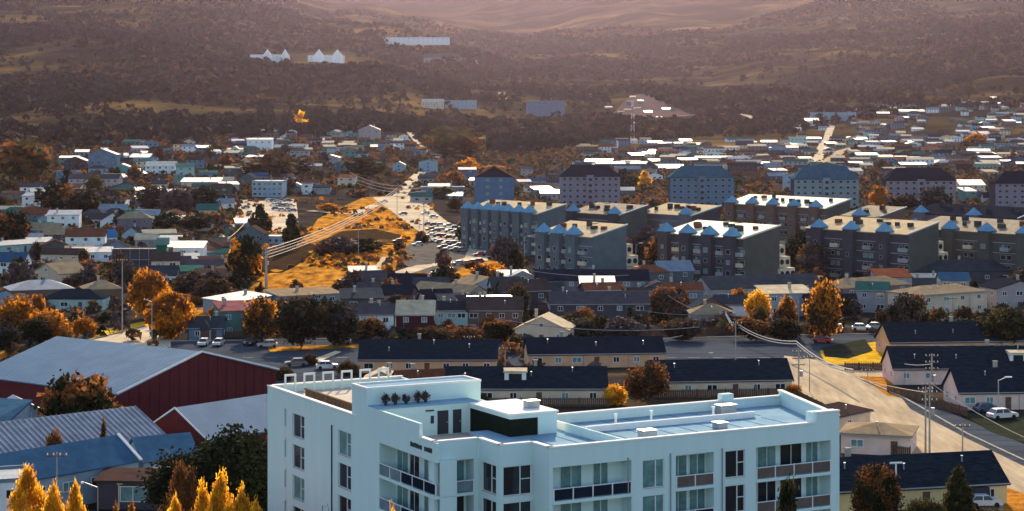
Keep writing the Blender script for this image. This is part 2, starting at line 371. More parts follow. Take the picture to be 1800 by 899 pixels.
def house(x, y, z, rz, w, d, h, rise, kind='eave', wm='white', rm='slate', nw=None, floors=None, name='house', side=True, chim=True, dr=True, far=False, gl=None, winm=True, ribs=0, seed=None, ww=1.25, wh=1.15):
    q = random.Random(seed if seed is not None else int(x*13+y*7)); wmat = W[wm] if isinstance(wm, str) else wm; rmat = RF[rm] if isinstance(rm, str) else rm
    root = empty(name, (x, y, z), rz); c, s = math.cos(rz), math.sin(rz)
    occupy(x + c*w/2 - s*d/2, y + s*w/2 + c*d/2, max(w, d)*.5)
    wall_mb(w, d, h, rise, kind).build('wall', wmat, root)
    roof = roof_mb(w, d, h, rise, kind).build('roof', rmat, root)
    if ribs:
        m_ = MB(); k = rise/(d/2)
        n = int((w+.6)/ribs)
        for i in range(n+1):
            xx = -.3 + i*ribs; m_.hexa([(xx, -.3, h-.3*k+.1), (xx+.08, -.3, h-.3*k+.1), (xx+.08, d/2, h+rise+.1), (xx, d/2, h+rise+.1)], [(xx, -.3, h-.3*k+.2), (xx+.08, -.3, h-.3*k+.2), (xx+.08, d/2, h+rise+.2), (xx, d/2, h+rise+.2)])
        tag(m_.build('roof_seam', rmat, roof), kind='stuff')
    floors = floors or max(1, round(h/2.8)); nw = nw if nw is not None else max(1, int(w/3.6))
    if winm:
        for fl in range(floors):
            zc = h/floors*(fl+.55)
            for i in range(nw):
                xx = w*(i+.5)/nw + q.uniform(-.25, .25)
                if fl == 0 and dr and i == nw//2 and nw > 1:
                    door(root, xx, 0, 0); continue
                window(root, xx, 0, zc, ww*q.choice((1, 1, 1.4)), wh, far=far, gl=gl if gl is not None else q.random() < .3)
            if side and d > 5:
                for j in range(2 if d > 8 else 1):
                    yy = d*(j+.5)/(2 if d > 8 else 1)
                    window(root, 0, yy, zc, 1.1, wh, -math.pi/2, far=far); window(root, w, yy, zc, 1.1, wh, math.pi/2, far=far)
        if kind == 'gable' and rise > 1.8 and not far: window(root, w/2, 0, h+rise*.32, .9, .8)
    if y < 470 and kind in ('eave', 'hip') and name == 'house':
        for i in range(max(1, int(w/8))):
            fx = w*(i+q.uniform(.3, .7))/max(1, int(w/8)); fy = d*q.uniform(.18, .4); fz = h+rise*fy/(d/2); m_ = MB(); m_.tube((fx, fy, fz-.3), (fx, fy, fz+.75), .08, 7); m_.tube((fx, fy, fz+.72), (fx, fy, fz+.85), .15, 7); m_.build('flue', STEELM, roof)
        m_ = MB(); m_.box(-.35, -.52, h-.16, w+.35, -.36, h-.02); m_.build('gutter', TRIMG, roof)
        for i in range(max(1, int(w/7))):
            if q.random() < .6: m_ = MB(); px_ = w*(i+.2)/max(1, int(w/7)); m_.tube((px_, -.1, 0), (px_, -.1, h-.1), .05, 5); m_.build('downpipe', TRIMG, root)
    if chim:
        cm = MB(); cx = w*q.uniform(.25, .75); cy = d*.62; cm.box(cx-.3, cy-.3, h+.2, cx+.3, cy+.3, h+rise+.9); cm.box(cx-.38, cy-.38, h+rise+.9, cx+.38, cy+.38, h+rise+1.02)
        cm.build('chimney', CONC, roof)
    return root, roof
CN = dict(white='white', cream='cream', beige='beige', pink='pale pink', peach='peach', grey='grey', blue='pale blue', teal='teal', turq='turquoise', brown='brown', red='dark red', purple='mauve', dark='dark', green='green', bluegrey='blue-grey', mauve='pale mauve', yellow='yellow', slate='slate', maroon='maroon', olive='olive')
RN = dict(black='black', slate='slate', blue='blue-grey', steel='grey metal', tin='shining tin', cream='cream', tan='tan', rust='rusty', red='red', brown='brown', purple='purple-grey', green='green', teal='teal', navy='navy', bright='bright blue')
KN = dict(eave='gabled', gable='front-gabled', hip='hipped', mono='single-slope', flat='flat')
def E(u1, v1, u2, v2, ze, d, rise, kind, wm, rm, label=None, lm=None, **kw):
    """house whose front eave line runs between two picture points at height ze"""
    x1, y1, z1 = unph(u1, v1, ze); x2, y2, z2 = unph(u2, v2, ze)
    w = math.hypot(x2-x1, y2-y1); rz = math.atan2(y2-y1, x2-x1); z = min(z1, z2)
    root, roof = house(x1, y1, z, rz, w, d, ze + (z1-z), rise, kind, wm, rm, far=kw.pop('far', y1 > 700), **kw)
    um, vm = (u1+u2)/2, (v1+v2)/2 + 5
    if lm: landmark(lm, um, vm)
    if label: tag(root, label, 'house' if root.name.startswith('house') else root.name.split('.')[0].replace('_', ' '))
    else: later(root, f"{CN[wm] if isinstance(wm,str) else 'plain'} house, {RN[rm] if isinstance(rm,str) else 'plain'} {KN[kind]} roof", 'house', um, vm)
    root['w'] = 0; del root['w']
    return root, roof, w
def dormer(roof, x, y, z, w=1.6, h=1.2, d=2.0, m=None, rm=None):
    o = MB(); o.box(x-w/2, y, z, x+w/2, y+d, z+h, 0); o.hexa([(x-w/2-.2, y-.2, z+h), (x+w/2+.2, y-.2, z+h), (x+w/2+.2, y+d, z+h), (x-w/2-.2, y+d, z+h)], [(x-w/2, y-.2, z+h+.25), (x+w/2, y-.2, z+h+.25), (x+w/2+.2, y+d, z+h+.5), (x-w/2-.2, y+d, z+h+.5)], 1)
    o.box(x-w*.3, y-.04, z+.3, x+w*.3, y+.01, z+h-.2, 2)
    return o.build('dormer', [m or W['white'], rm or RF['cream'], GLASS], roof)

# ------------------------------------------------------------------ trees
CR = {}
def crown(kind, m1, m2, res, seed):
    key = (kind, m1, m2, res, seed)
    if key in CR: return CR[key]
    r = np.random.RandomState(seed*31 + 5); K, M, S = {0: (16, 12, .15), 1: (46, 22, .085), 2: (120, 34, .045), 3: (240, 70, .021)}[res]
    d = r.normal(size=(K, 3)); d /= np.linalg.norm(d, axis=1)[:, None]; rad = r.uniform(.35, 1, K)**.5
    c = d*rad[:, None]
    if kind == 'round': c = c*[.42, .42, .42] + [0, 0, .54]; c[:, :2] *= (1 - .25*np.clip(c[:, 2:]-.6, 0, 1))
    elif kind == 'poplar': c[:, 2] = c[:, 2]*.46+.5; wd = .46*np.sin(np.pi*np.clip(c[:, 2], .05, .96)**.9)**.6; c[:, :2] *= wd[:, None]
    elif kind == 'conifer': c[:, 2] = (c[:, 2]*.47+.5); wd = .46*(1.02-c[:, 2])**.85; c[:, :2] *= wd[:, None]
    elif kind == 'bush': c = c*[.44, .44, .40] + [0, 0, .42]
    elif kind == 'broad': c = c*[.45, .42, .36] + [0, 0, .58]; c[:, 2] += .08*np.sin(c[:, 0]*9)
    sp = {'poplar': (.07, .07, .05), 'conifer': (.07, .07, .035)}.get(kind, (.085, .085, .085)); f = {0: 1.3, 1: 1, 2: .8, 3: .62}[res]
    P = np.repeat(c, M, 0) + r.normal(size=(K*M, 3))*np.array(sp)*f; P[:, 2] = np.clip(P[:, 2], .02, 1.05)
    n = len(P); a = r.normal(size=(n, 3)); a /= np.linalg.norm(a, axis=1)[:, None]; b = np.cross(a, r.normal(size=(n, 3))); b /= np.linalg.norm(b, axis=1)[:, None]
    s = S*r.uniform(.6, 1.3, n)[:, None]; V = np.stack([P+a*s, P+b*s*.6, P-a*s, P-b*s*.6], 1).reshape(-1, 3)
    me = bpy.data.meshes.new('crown'); me.vertices.add(4*n); me.vertices.foreach_set('co', V.ravel()); me.loops.add(4*n); me.loops.foreach_set('vertex_index', np.arange(4*n))
    me.polygons.add(n); me.polygons.foreach_set('loop_start', np.arange(0, 4*n, 4)); me.polygons.foreach_set('loop_total', np.full(n, 4))
    me.materials.append(LF[m1]); me.materials.append(LF[m2]); cl = r.uniform(size=K) < .35; me.polygons.foreach_set('material_index', np.repeat(cl, M).astype(int)); me.update()
    CR[key] = me; return me
TR = {}
def trunk_mesh(kind):
    if kind in TR: return TR[kind]
    t = MB(); top = .95 if kind in ('conifer', 'poplar') else .6
    t.tube((0, 0, -.03), (.005, 0, top*.45), .022, 7, .016); t.tube((.005, 0, top*.45), (0, .01, top), .016, 7, .005)
    if kind not in ('conifer', 'poplar'):
        for a in range(4): t.tube((0, 0, .22+.05*a), (.26*math.cos(a*1.7), .26*math.sin(a*1.7), .55+.06*a), .011, 5, .003)
    TR[kind] = t.mesh('trunk', [BARK]); return TR[kind]
TD = dict(orange='orange', yellow='bright yellow', green='dark green', brown='brown', rust='rust-coloured', olive='olive', mauve='bare mauve')
KD = dict(round='round-crowned', poplar='slender poplar', conifer='pointed conifer', bush='low bushy', broad='broad spreading')
def tree_at(x, y, z, h, w, kind, m1, m2, res, u, v, label=None, group=None):
    ro = empty('shrub' if kind == 'bush' and h < 3 else 'tree', (x, y, z), rnd.uniform(0, 6.28)); seed = rnd.randrange(3)
    c = obj('crown', crown(kind, m1, m2, res, seed), ro); c.scale = (w, w, h)
    t = obj('trunk', trunk_mesh(kind), ro); t.scale = (h*.9, h*.9, h)
    cat = ro.name.split('.')[0]; occupy(x, y, w*.3)
    if label: tag(ro, label, cat, group)
    else: later(ro, f"{TD[m1]} {KD[kind]} {cat}", cat, u, v, group)
    return ro
def wp_big(wpx, y): return y >= 900 and wpx > 20
def T(u, vt, wpx, vb=None, D=None, kind='round', m1='orange', m2='rust', label=None, res=None, lm=None):
    if D is None: x, y, z = ground(u, vb)
    else: y = D; x = (u-CX)/F*D; z = zf(x, y)
    h = HC - (vt-VH)*y/F - z; w = wpx*y/F
    if res is None and wp_big(wpx, y): res = 1
    if res is None: res = 3 if y < 240 else 2 if y < 480 else 1 if y < 900 else 0
    if lm: landmark(lm, u, (vt + VH+F*(HC-z)/y)/2)
    w *= {'poplar': 1.5, 'conifer': 1.4}.get(kind, 1.08)
    return tree_at(x, y, z, max(h, 1.5), w, kind, m1, m2, res, u, VH+F*(HC-z)/y, label)

# ------------------------------------------------------------------ poles, lamps, cables
def pole(u, vb, vt, label, kind='cross', r=.13, lm=None, D=None):
    if D: y = D; x = (u-CX)/F*D; z = zf(x, y)
    else: x, y, z = ground(u, vb)
    h = HC - (vt-VH)*y/F - z
    ro = empty({'lamp': 'street_lamp'}.get(kind, 'utility_pole'), (x, y, z)); m = MB(); m.tube((0, 0, -.5), (0, 0, h), r, 8, r*.6); m.build('pole', CONC if kind != 'lamp' else STEELM, ro)
    if kind in ('cross', 'double'):
        for k in range(1 if kind == 'cross' else 3):
            c = MB(); zz = h-.4-1.1*k; c.box(-1.1, -.07, zz-.07, 1.1, .07, zz+.07); b = c.build('crossarm', WOOD, ro)
            i = MB()
            for xx in (-1, -.35, .35, 1): i.tube((xx, 0, zz+.07), (xx, 0, zz+.3), .07, 6)
            i.build('insulator', TRIM, b)
        if kind == 'double': c = MB(); c.tube((.45, 0, h-4.6), (.45, 0, h-3.6), .28, 8); c.build('transformer', STEELM, ro)
    if kind == 'lamp':
        sx = -1 if rnd.random() < .6 else 1
        c = MB(); c.tube((0, 0, h-.1), (sx*1.3, -.2, h+.45), .06, 6); c.build('lamp_arm', STEELM, ro)
        c = MB(); c.box(sx*1.2-.2, -.4, h+.38, sx*1.2+.65*sx+.2, 0, h+.55); c.build('lamp_head', TRIM, ro)
    tag(ro, label, 'street lamp' if kind == 'lamp' else 'pole'); occupy(x, y, .5)
    if lm: landmark(lm, u, vb)
    return x, y, z+h
def cable(p, q, label, sag=1.2, r=.05, n=14, name='power_line', group=None):
    m = MB(); p = np.array(p, float); q = np.array(q, float)
    P = [p+(q-p)*i/n - np.array([0, 0, sag*4*(i/n)*(1-i/n)]) for i in range(n+1)]
    for a, b in zip(P[:-1], P[1:]): m.tube(a, b, r, 4)
    tag(m.build(name, CABLE), label, 'cable', group)
def up(u, v, D): return ((u-CX)/F*D, D, HC-(v-VH)*D/F)

# ------------------------------------------------------------------ cars
def paint(n, c): return mat('car_paint_'+n, c, .25, .3, var=.05, spec=.5)
PAINT = dict(white=paint('white', (.65, .66, .67)), silver=paint('silver', (.35, .36, .38)), black=paint('black', (.02, .02, .025)), blue=paint('blue', (.04, .09, .2)), red=paint('red', (.3, .03, .03)), grey=paint('grey', (.12, .13, .14)))
RUB = mat('tyre_rubber', (.02, .02, .02), .9); LAMP = mat('lamp_lens', (.6, .6, .6), .2); RLAMP = mat('tail_lamp', (.35, .02, .02), .3)
def car_meshes():
    b = MB(); W_ = .87
    prof = [(-2.1, .35, .72), (-1.95, .3, .85), (-1.1, .28, .92), (1.2, .28, .95), (1.95, .3, .9), (2.12, .38, .75)]
    for (x0, a0, t0), (x1, a1, t1) in zip(prof[:-1], prof[1:]):
        b.hexa([(x0, -W_, a0), (x1, -W_, a1), (x1, W_, a1), (x0, W_, a0)], [(x0, -W_*.97, t0), (x1, -W_*.97, t1), (x1, W_*.97, t1), (x0, W_*.97, t0)])
    b.hexa([(-.45, -.68, 1.42), (1.3, -.68, 1.42), (1.3, .68, 1.42), (-.45, .68, 1.42)], [(-.35, -.62, 1.5), (1.2, -.62, 1.5), (1.2, .62, 1.5), (-.35, .62, 1.5)])
    for x, xx in ((-.95, -.45), (.35, .35), (1.75, 1.3)):
        for s in (-1, 1): b.tube((x, s*.8, .9), (xx, s*.67, 1.44), .05, 4)
    g = MB(); g.hexa([(-1.05, -.8, .9), (1.85, -.8, .9), (1.85, .8, .9), (-1.05, .8, .9)], [(-.45, -.66, 1.42), (1.32, -.66, 1.42), (1.32, .66, 1.42), (-.45, .66, 1.42)])
    w = MB(); w.tube((0, -.1, 0), (0, .1, 0), .32, 12)
    h = MB(); h.box(-.04, -.2, -.07, .04, .2, .07)
    return b, g.mesh('windows', [GLASS]), w.mesh('wheel', [RUB]), h.mesh('headlight', [LAMP]), h.mesh('tail_light', [RLAMP])
_cb, CGL, CWH, CHL, CTL = car_meshes(); CBM = {k: _cb.mesh('body', [m]) for k, m in PAINT.items()}
def car(x, y, z, rz, col, label=None, group=None, sc=1.0, name='car', u=0, v=0):
    ro = empty(name, (x, y, z+.05), rz); ro.scale = (sc, sc, sc)
    obj('body', CBM[col], ro); obj('windows', CGL, ro)
    for sx in (-1.3, 1.35):
        for sy in (-.82, .82): obj('wheel', CWH, ro, (sx, sy, .32))
    for sy in (-.6, .6): obj('headlight', CHL, ro, (-2.1, sy, .66)); obj('tail_light', CTL, ro, (2.12, sy, .7))
    occupy(x, y, 1.5)
    if label: tag(ro, label, 'car', group)
    else: later(ro, f"{col} parked car", 'car', u, v, group)
    return ro
def K(u, v, deg, col, label=None, group=None, **k):
    x, y, z = ground(u, v); z += .1 if y < 560 else .45
    return car(x, y, z, R(deg), col, label, group, u=u, v=v, **k)

# ------------------------------------------------------------------ the white apartment building in front
EA = R(28.3); OX, OY = 2.95, 161.6; ce, se = math.cos(EA), math.sin(EA)
WB = mat('white_render', (.58, .73, .72), .85, var=.035, scale=.9, stretch=(1, 1, .12))
WBT = mat('white_coping', (.78, .78, .76), .7, var=.05)
BLUEROOF = mat('blue_roof_membrane', (.22, .35, .45), .75, var=.16, scale=.35)
RAILD = mat('dark_railing_glass', (.012, .02, .035), .15, var=.2); RAILB = mat('brown_railing_panel', (.13, .10, .09), .6, var=.2); RAILG = mat('grey_railing_glass', (.16, .21, .24), .3, var=.2)
CLAD = mat('dark_green_cladding', (.012, .018, .014), .8, var=.3, scale=2)
DECK = mat('pale_roof_deck', (.52, .46, .38), .9, var=.12, scale=.2)
def onb(u, b): k = (u-CX)/F; return (k*(OY+ce*b) - OX + se*b)/(ce - se*k)     # a along a front plane at depth b
def ona(u, a): k = (u-CX)/F; return (OX+ce*a - k*(OY+se*a))/(se + ce*k)       # b along a side plane at a
wbr = empty('apartment_building', (OX, OY, 0), EA)
tag(wbr, 'large white apartment building with blue roof, balconies and stepped front corner', 'building'); landmark('white apartment building', 900, 800)
PIT = 3.07
def panel(p0, p1, z0, z1, ops):
    """a wall seen from outside from p0 (left) to p1 (right), with real openings"""
    L = math.hypot(p1[0]-p0[0], p1[1]-p0[1]); rz = math.atan2(p1[1]-p0[1], p1[0]-p0[0])
    xs = sorted({.004, L-.004} | {round(o[k], 3) for o in ops for k in (1, 2)}); zs = sorted({z0, z1} | {round(o[k], 3) for o in ops for k in (3, 4)})
    m = MB()
    for i in range(len(xs)-1):
        run = None
        for j in range(len(zs)-1):
            cx, cz = (xs[i]+xs[i+1])/2, (zs[j]+zs[j+1])/2
            if any(o[1] < cx < o[2] and o[3] < cz < o[4] for o in ops):
                if run is not None: m.box(xs[i], 0, run, xs[i+1], .3, zs[j]); run = None
            elif run is None: run = zs[j]
        if run is not None: m.box(xs[i], 0, run, xs[i+1], .3, z1)
    w = m.build('wall', WB, wbr, (*p0, 0), rz)
    c, s = math.cos(rz), math.sin(rz)
    def loc(x, y, z): return (p0[0]+c*x-s*y, p0[1]+s*x+c*y, z)
    for o in ops:
        kind, x0, x1, a0, a1 = o[:5]
        if kind == 'win':
            gl, split = o[5], o[6]; f = MB(); t = .07
            ww, hh = x1-x0, a1-a0; f.box(0, .12, 0, t, .2, hh); f.box(ww-t, .12, 0, ww, .2, hh); f.box(t, .12, 0, ww-t, .2, t); f.box(t, .12, hh-t, ww-t, .2, hh)
            sx = ww*.62; f.box(sx-t*.6, .11, t, sx+t*.6, .2, hh-t)
            if split: f.box(sx+t*.6, .12, hh*.52, ww-t, .2, hh*.52+t)
            f.box(-.05, -.06, -.06, ww+.05, .14, 0)
            fo = f.build('window', TRIM, wbr, loc(x0, 0, a0), rz)
            for a, b in ((t, sx-t*.6), (sx+t*.6, ww-t)):
                g = MB(); g.face([(a, .18, t), (b, .18, t), (b, .18, hh-t), (a, .18, hh-t)]); g.build('pane', gl, fo)
        else:
            rail, n, wins = o[5], o[6], o[7]; ww, hh = x1-x0, a1-a0; dp = o[8] if len(o) > 8 else 1.5
            b = MB(); b.box(-.1, .301, -.25, ww+.1, dp, 0); b.box(0, -.12, -.25, ww, .301, .02)
            bo = b.build('balcony', WB, wbr, loc(x0, 0, a0), rz)
            k = MB(); k.box(-.1, dp+.003, -.2, ww+.1, dp+.2, hh+.1); k.box(-.12, .302, 0, 0, dp, hh+.1); k.box(ww, .302, 0, ww+.12, dp, hh+.1); k.box(-.1, .303, hh, ww+.1, dp, hh+.15)
            k.build('balcony_wall', WB, bo)
            for (f0, f1, gl) in wins:
                g = MB(); g.box(ww*f0, dp-.05, .15, ww*f1, dp, hh-.25, 0); g.face([(ww*f0+.07, dp-.06, .22), (ww*f1-.07, dp-.06, .22), (ww*f1-.07, dp-.06, hh-.32), (ww*f0+.07, dp-.06, hh-.32)], 1); g.box(ww*(f0+f1)/2-.03, dp-.09, .22, ww*(f0+f1)/2+.03, dp-.05, hh-.32, 0)
                g.build('balcony_window', [TRIM, gl], bo)
            for i in range(n):
                rm_ = rail[i % len(rail)]; a, b_ = ww*i/n+.07, ww*(i+1)/n-.07
                g = MB(); g.box(a, -.05, .12, b_, -.01, .98); g.build('railing_panel', rm_, bo)
            for i in range(n+1):
                g = MB(); xx = min(max(ww*i/n, .05), ww-.05); g.box(xx-.05, -.07, .02, xx+.05, .02, 1.1); g.build('railing_post', TRIM, bo)
            g = MB(); g.box(0, -.08, 1.0, ww, 0, 1.07); g.build('handrail', TRIM, bo)
    return w
D_, L_ = GLASS, GLASSL
NF = 6
def zwin(j): return 15.9-PIT*j, 18.2-PIT*j
def zbal(j): return 15.5-PIT*j, 18.35-PIT*j
b0, b1 = 41.6, 7.05
ops = []
for j in range(NF):
    zw0, zw1 = zwin(j); zb0, zb1 = zbal(j)
    if zw0 < .3: continue
    t = lambda u: b0 - ona(u, -7.1)
    ops += [('win', t(514), t(535), zw0, zw1, [D_, D_, L_][j % 3], True), ('win', t(594), t(617), zw0, zw1, [L_, D_, D_][j % 3], True)]
    ops += [('bal', .25, t(506)-.4, zb0, zb1, [RAILD, RAILG], 4, [(.1, .5, D_), (.6, .9, L_)], 2.0)]
    ops += [('bal', t(667), t(767), zb0, zb1, [RAILG, RAILG, RAILD, RAILD, RAILD], 5, [(.02, .22, L_), (.25, .42, D_), (.5, .66, L_), (.78, .97, D_)], 1.7)]
panel((-7.1, b0), (-7.1, b1), 0, 20, ops)
ops = []
for j in range(NF):
    zb0, zb1 = zbal(j)
    if zb0 < .3: continue
    ops.append(('bal', onb(771, 7.05)+7.1, onb(833, 7.05)+7.1, zb0, zb1, [RAILB if j == 0 else RAILG, RAILG], 2, [(.3, .95, [L_, D_][j % 2])], 1.5))
panel((-7.1, 7.05), (-2.85, 7.05), 0, 20, ops)
ops = []
for j in range(NF):
    a, b = zwin(j)
    if a > .3: ops.append(('win', 7.05-ona(846, -2.85), 7.05-ona(872, -2.85), a-.2, b, D_, True))
panel((-2.85, 7.05), (-2.85, 3.0), 0, 20, ops)
ops = []
for j in range(NF):
    a, b = zwin(j)
    if a > .3: ops.append(('win', onb(883, 3)+2.85, onb(936, 3)+2.85-.05, a-.2, b, D_, True))
panel((-2.85, 3.0), (.2, 3.0), 0, 20, ops)
panel((.2, 3.0), (.2, 0), 0, 20, [])
ops = []
for j in range(NF):
    zw0, zw1 = zwin(j); zb0, zb1 = zbal(j)
    if zw0 < .3: continue
    t = lambda u: onb(u, 0)-.2
    ops += [('bal', .35, t(1110), zb0, zb1, [RAILD], 4, [(.02, .12, D_), (.2, .48, L_), (.62, .82, L_)], 1.6),
            ('win', t(1130), t(1168), zw0-.15, zw1, L_, False),
            ('bal', t(1188), t(1255), zb0, zb1, [RAILB if j < 1 else RAILD], 2, [(.02, .5, L_), (.55, .98, L_)], 1.3),
            ('win', t(1275), t(1310), zw0, zw1+.1, D_, True),
            ('bal', t(1329), t(1460), zb0, zb1, [RAILB], 4, [(.0, .1, L_), (.15, .4, L_ if j == 0 else D_), (.45, .75, D_), (.8, .97, L_)], 1.6)]
panel((.2, 0), (30.5, 0), 0, 20, ops)
panel((30.5, 0), (35.3, 15.4), 0, 20, [('win', 3, 4.5, 12.9, 15.0, D_, True), ('win', 3, 4.5, 15.9, 18.1, D_, True)])
panel((35.3, 15.4), (8, 15.4), 0, 20, []); panel((8.0, 15.4), (8.0, 46), 0, 20, []); panel((8, 46), (-7.1, 46), 0, 20, []); panel((-7.1, 46), (-7.1, b0+.01), 0, 20, [])
# coping along the parapet, roof surfaces, curbs
def coping(pts, z=20, w=.42, h=.14):
    for (a, b), (c_, d) in zip(pts[:-1], pts[1:]):
        L = math.hypot(c_-a, d-b); rz = math.atan2(d-b, c_-a); m = MB(); m.box(-.06, -.06, z, L-.02, w, z+h); m.build('coping', WBT, wbr, (a, b, 0), rz)
coping([(-7.1, 9.9), (-7.1, 7.05), (-2.85, 7.05), (-2.85, 3.0), (.2, 3), (.2, 0), (27.7, 0)]); coping([(35.3, 15.4), (8, 15.4)]); coping([(-7.1, 46), (-7.1, 23.2)]); coping([(8, 46), (-7.1, 46)])
m = MB(); m.hexa([(27.9, 0.002, 20), (30.5, 0.002, 20), (31.0, 1.6, 20), (27.9, 1.6, 20)], [(27.9, 0.002, 20.9), (30.5, 0.002, 20.9), (31.0, 1.6, 20.9), (27.9, 1.6, 20.9)]); m.build('raised_parapet', WB, wbr)
coping([(27.9, 0), (30.55, 0)], 20.9); coping([(30.5, 0), (35.3, 15.4)], 20.5); m = MB(); m.box(0, .0, 20, 16.1, .3, 20.5); m.build('parapet', WB, wbr, (30.5, 0, 0), math.atan2(15.4, 4.8))
m = MB(); m.hexa([(.3, .3, 19.0), (30.2, .3, 19.0), (34.9, 15.1, 19.0), (.3, 15.1, 19.0)], [(.3, .3, 19.2), (30.2, .3, 19.2), (34.9, 15.1, 19.2), (.3, 15.1, 19.2)]); m.build('roof', BLUEROOF, wbr)
m = MB(); m.hexa([(-6.8, 7.35, 18.2), (-2.6, 7.35, 18.2), (-2.6, 3.3, 18.2), (.5, 3.3, 18.2), (8, 3.3, 18.2), (8, 18.7, 18.2), (-6.8, 18.7, 18.2)], [(-6.8, 7.35, 18.5), (-2.6, 7.35, 18.5), (-2.6, 3.3, 18.5), (.5, 3.3, 18.5), (8, 3.3, 18.5), (8, 18.7, 18.5), (-6.8, 18.7, 18.5)]); m.build('terrace_floor', DECK, wbr)
m = MB(); m.box(-6.8, 24.41, 19.0, 7.7, 45.7, 19.3); m.build('roof_deck', DECK, wbr)
m = MB(); m.box(9.5, 9.6, 19.2, 28, 9.9, 19.75); m.build('roof_curb', WBT, wbr)
m = MB(); m.box(8.2, 3.0, 19.2, 8.5, 15, 19.9); m.build('roof_curb', WBT, wbr)
m = MB(); m.box(27.9, 14.9, 20, 29.2, 15.7, 20.7); m.build('chimney', WB, wbr)
for i, (a, b) in enumerate(((14, 12), (18, 12.2), (24.5, 11.5))):
    m = MB(); m.tube((a, b, 19.2), (a, b, 20.1), .12, 8); m.tube((a, b, 20.1), (a, b, 20.25), .2, 8); m.build('vent_pipe', TRIM, wbr)
m = MB()
for i in range(1, 12): m.box(1+i*2.5, .6+i*.02, 19.2, 1.08+i*2.5, 9.4, 19.225)
for i in range(1, 9): m.box(9+i*2.5, 10.2, 19.2, 9.08+i*2.5, 14.9, 19.225)
tag(m.build('membrane_seam', mat('roof_seam_blue', (.07, .17, .27), .8), wbr), kind='stuff')
for a, b, w_, d_, h_ in ((12, 4, 1.4, 1, .7), (21, 5.5, 1.0, 1.0, .5), (26, 12.4, 1.8, 1.0, .8), (5.2, 12.8, 1.2, .9, .6)):
    z_ = 19.2 if a > 8 else 21.26; m = MB(); m.box(a, b, z_, a+w_, b+d_, z_+h_); m.box(a-.08, b-.08, z_+h_, a+w_+.08, b+d_+.08, z_+h_+.08); m.build('roof_unit', STEELM, wbr)
for a in (7.9, 12.2, 17.6): m = MB(); m.tube((a, -.07, 1), (a, -.07, 18.6), .06, 6); m.build('drain_pipe', TRIMG, wbr)
# screen wall, penthouse and lift room
m = MB(); m.box(-7.104, 9.9, 20, -6.8, 18.7, 21.25); m.build('screen_wall', WB, wbr)
m = MB(); m.box(-7.106, 18.7, 18.5, 3.15, 21.0, 21.25); m.build('penthouse_wall', WB, wbr)
m = MB(); m.box(-7.0, 18.6, 21.25, 3.25, 20.99, 21.33); m.build('penthouse_roof', BLUEROOF, wbr)
m = MB(); m.box(-7.108, 21.0, 20, 4.6, 24.4, 22.75); m.build('lift_room_wall', WB, wbr)
for q in ((-7.15, 20.95, 4.65, 21.2), (-7.15, 24.2, 4.65, 24.45), (-7.15, 21.2, -6.9, 24.2), (4.4, 21.2, 4.65, 24.2)):
    m = MB(); m.box(q[0], q[1], 22.75, q[2], q[3], 22.95); m.build('coping', WBT, wbr)
m = MB(); m.box(-6.8, 21.25, 22.75, 4.3, 24.15, 22.8); m.build('lift_room_roof', BLUEROOF, wbr)
for u in (768, 793):
    a = onb(u, 18.7); door(wbr, a+.6, 18.69, 18.55, 0, 1.1 if u == 768 else .85, 2.15, DTRIM)
m = MB(); a = onb(757, 18.7); m.box(a, 18.62, 19.6, a+.3, 18.7, 20.3); m.build('wall_lamp', DTRIM, wbr)
m = MB(); a = onb(748, 18.7); m.box(a, 18.5, 20.75, a+.8, 18.7, 20.85); m.build('wall_lamp', DTRIM, wbr)
# dark clad terrace room
m = MB(); m.box(2.3, 10.85, 18.5, 7.1, 18.68, 21.1, 0); m.box(2.27, 10.9, 18.6, 2.3, 18.6, 20.75, 1); m.box(2.27, 10.81, 18.6, 5.1, 10.85, 20.75, 1); m.build('terrace_room', [WB, CLAD], wbr)
m = MB(); m.box(2.15, 10.7, 21.1, 7.2, 18.69, 21.26); m.build('terrace_room_roof', WBT, wbr)
m = MB(); m.box(8.0, .4, 18.6, 8.2, 10.9, 20.0); m.build('parapet', WB, wbr)
# roof fence and white frames of the rear deck
m = MB()
for i in range(26): m.box(-5.4+.001, 24+i*.62, 19.3, -5.3, 24.5+i*.62, 20.3)
m.box(-5.5, 24, 20.3, -5.2, 40.2, 20.4); tag(m.build('roof_fence', WOOD, wbr), kind='stuff')
for i in range(6):
    m = MB(); a = -5.6+i*2.1; m.box(a, 45.0, 19.3, a+.16, 45.16, 21.0); m.box(a+1.1, 45.0, 19.3, a+1.26, 45.16, 21.0); m.box(a, 45.0, 21.0, a+1.26, 45.16, 21.2); m.build('roof_frame', TRIM, wbr)
m = MB(); m.tube((ona(584, -7.1)*0-7.16, ona(584, -7.1), 6), (-7.16, ona(584, -7.1), 18.4), .07, 6); m.build('drain_pipe', DTRIM, wbr)
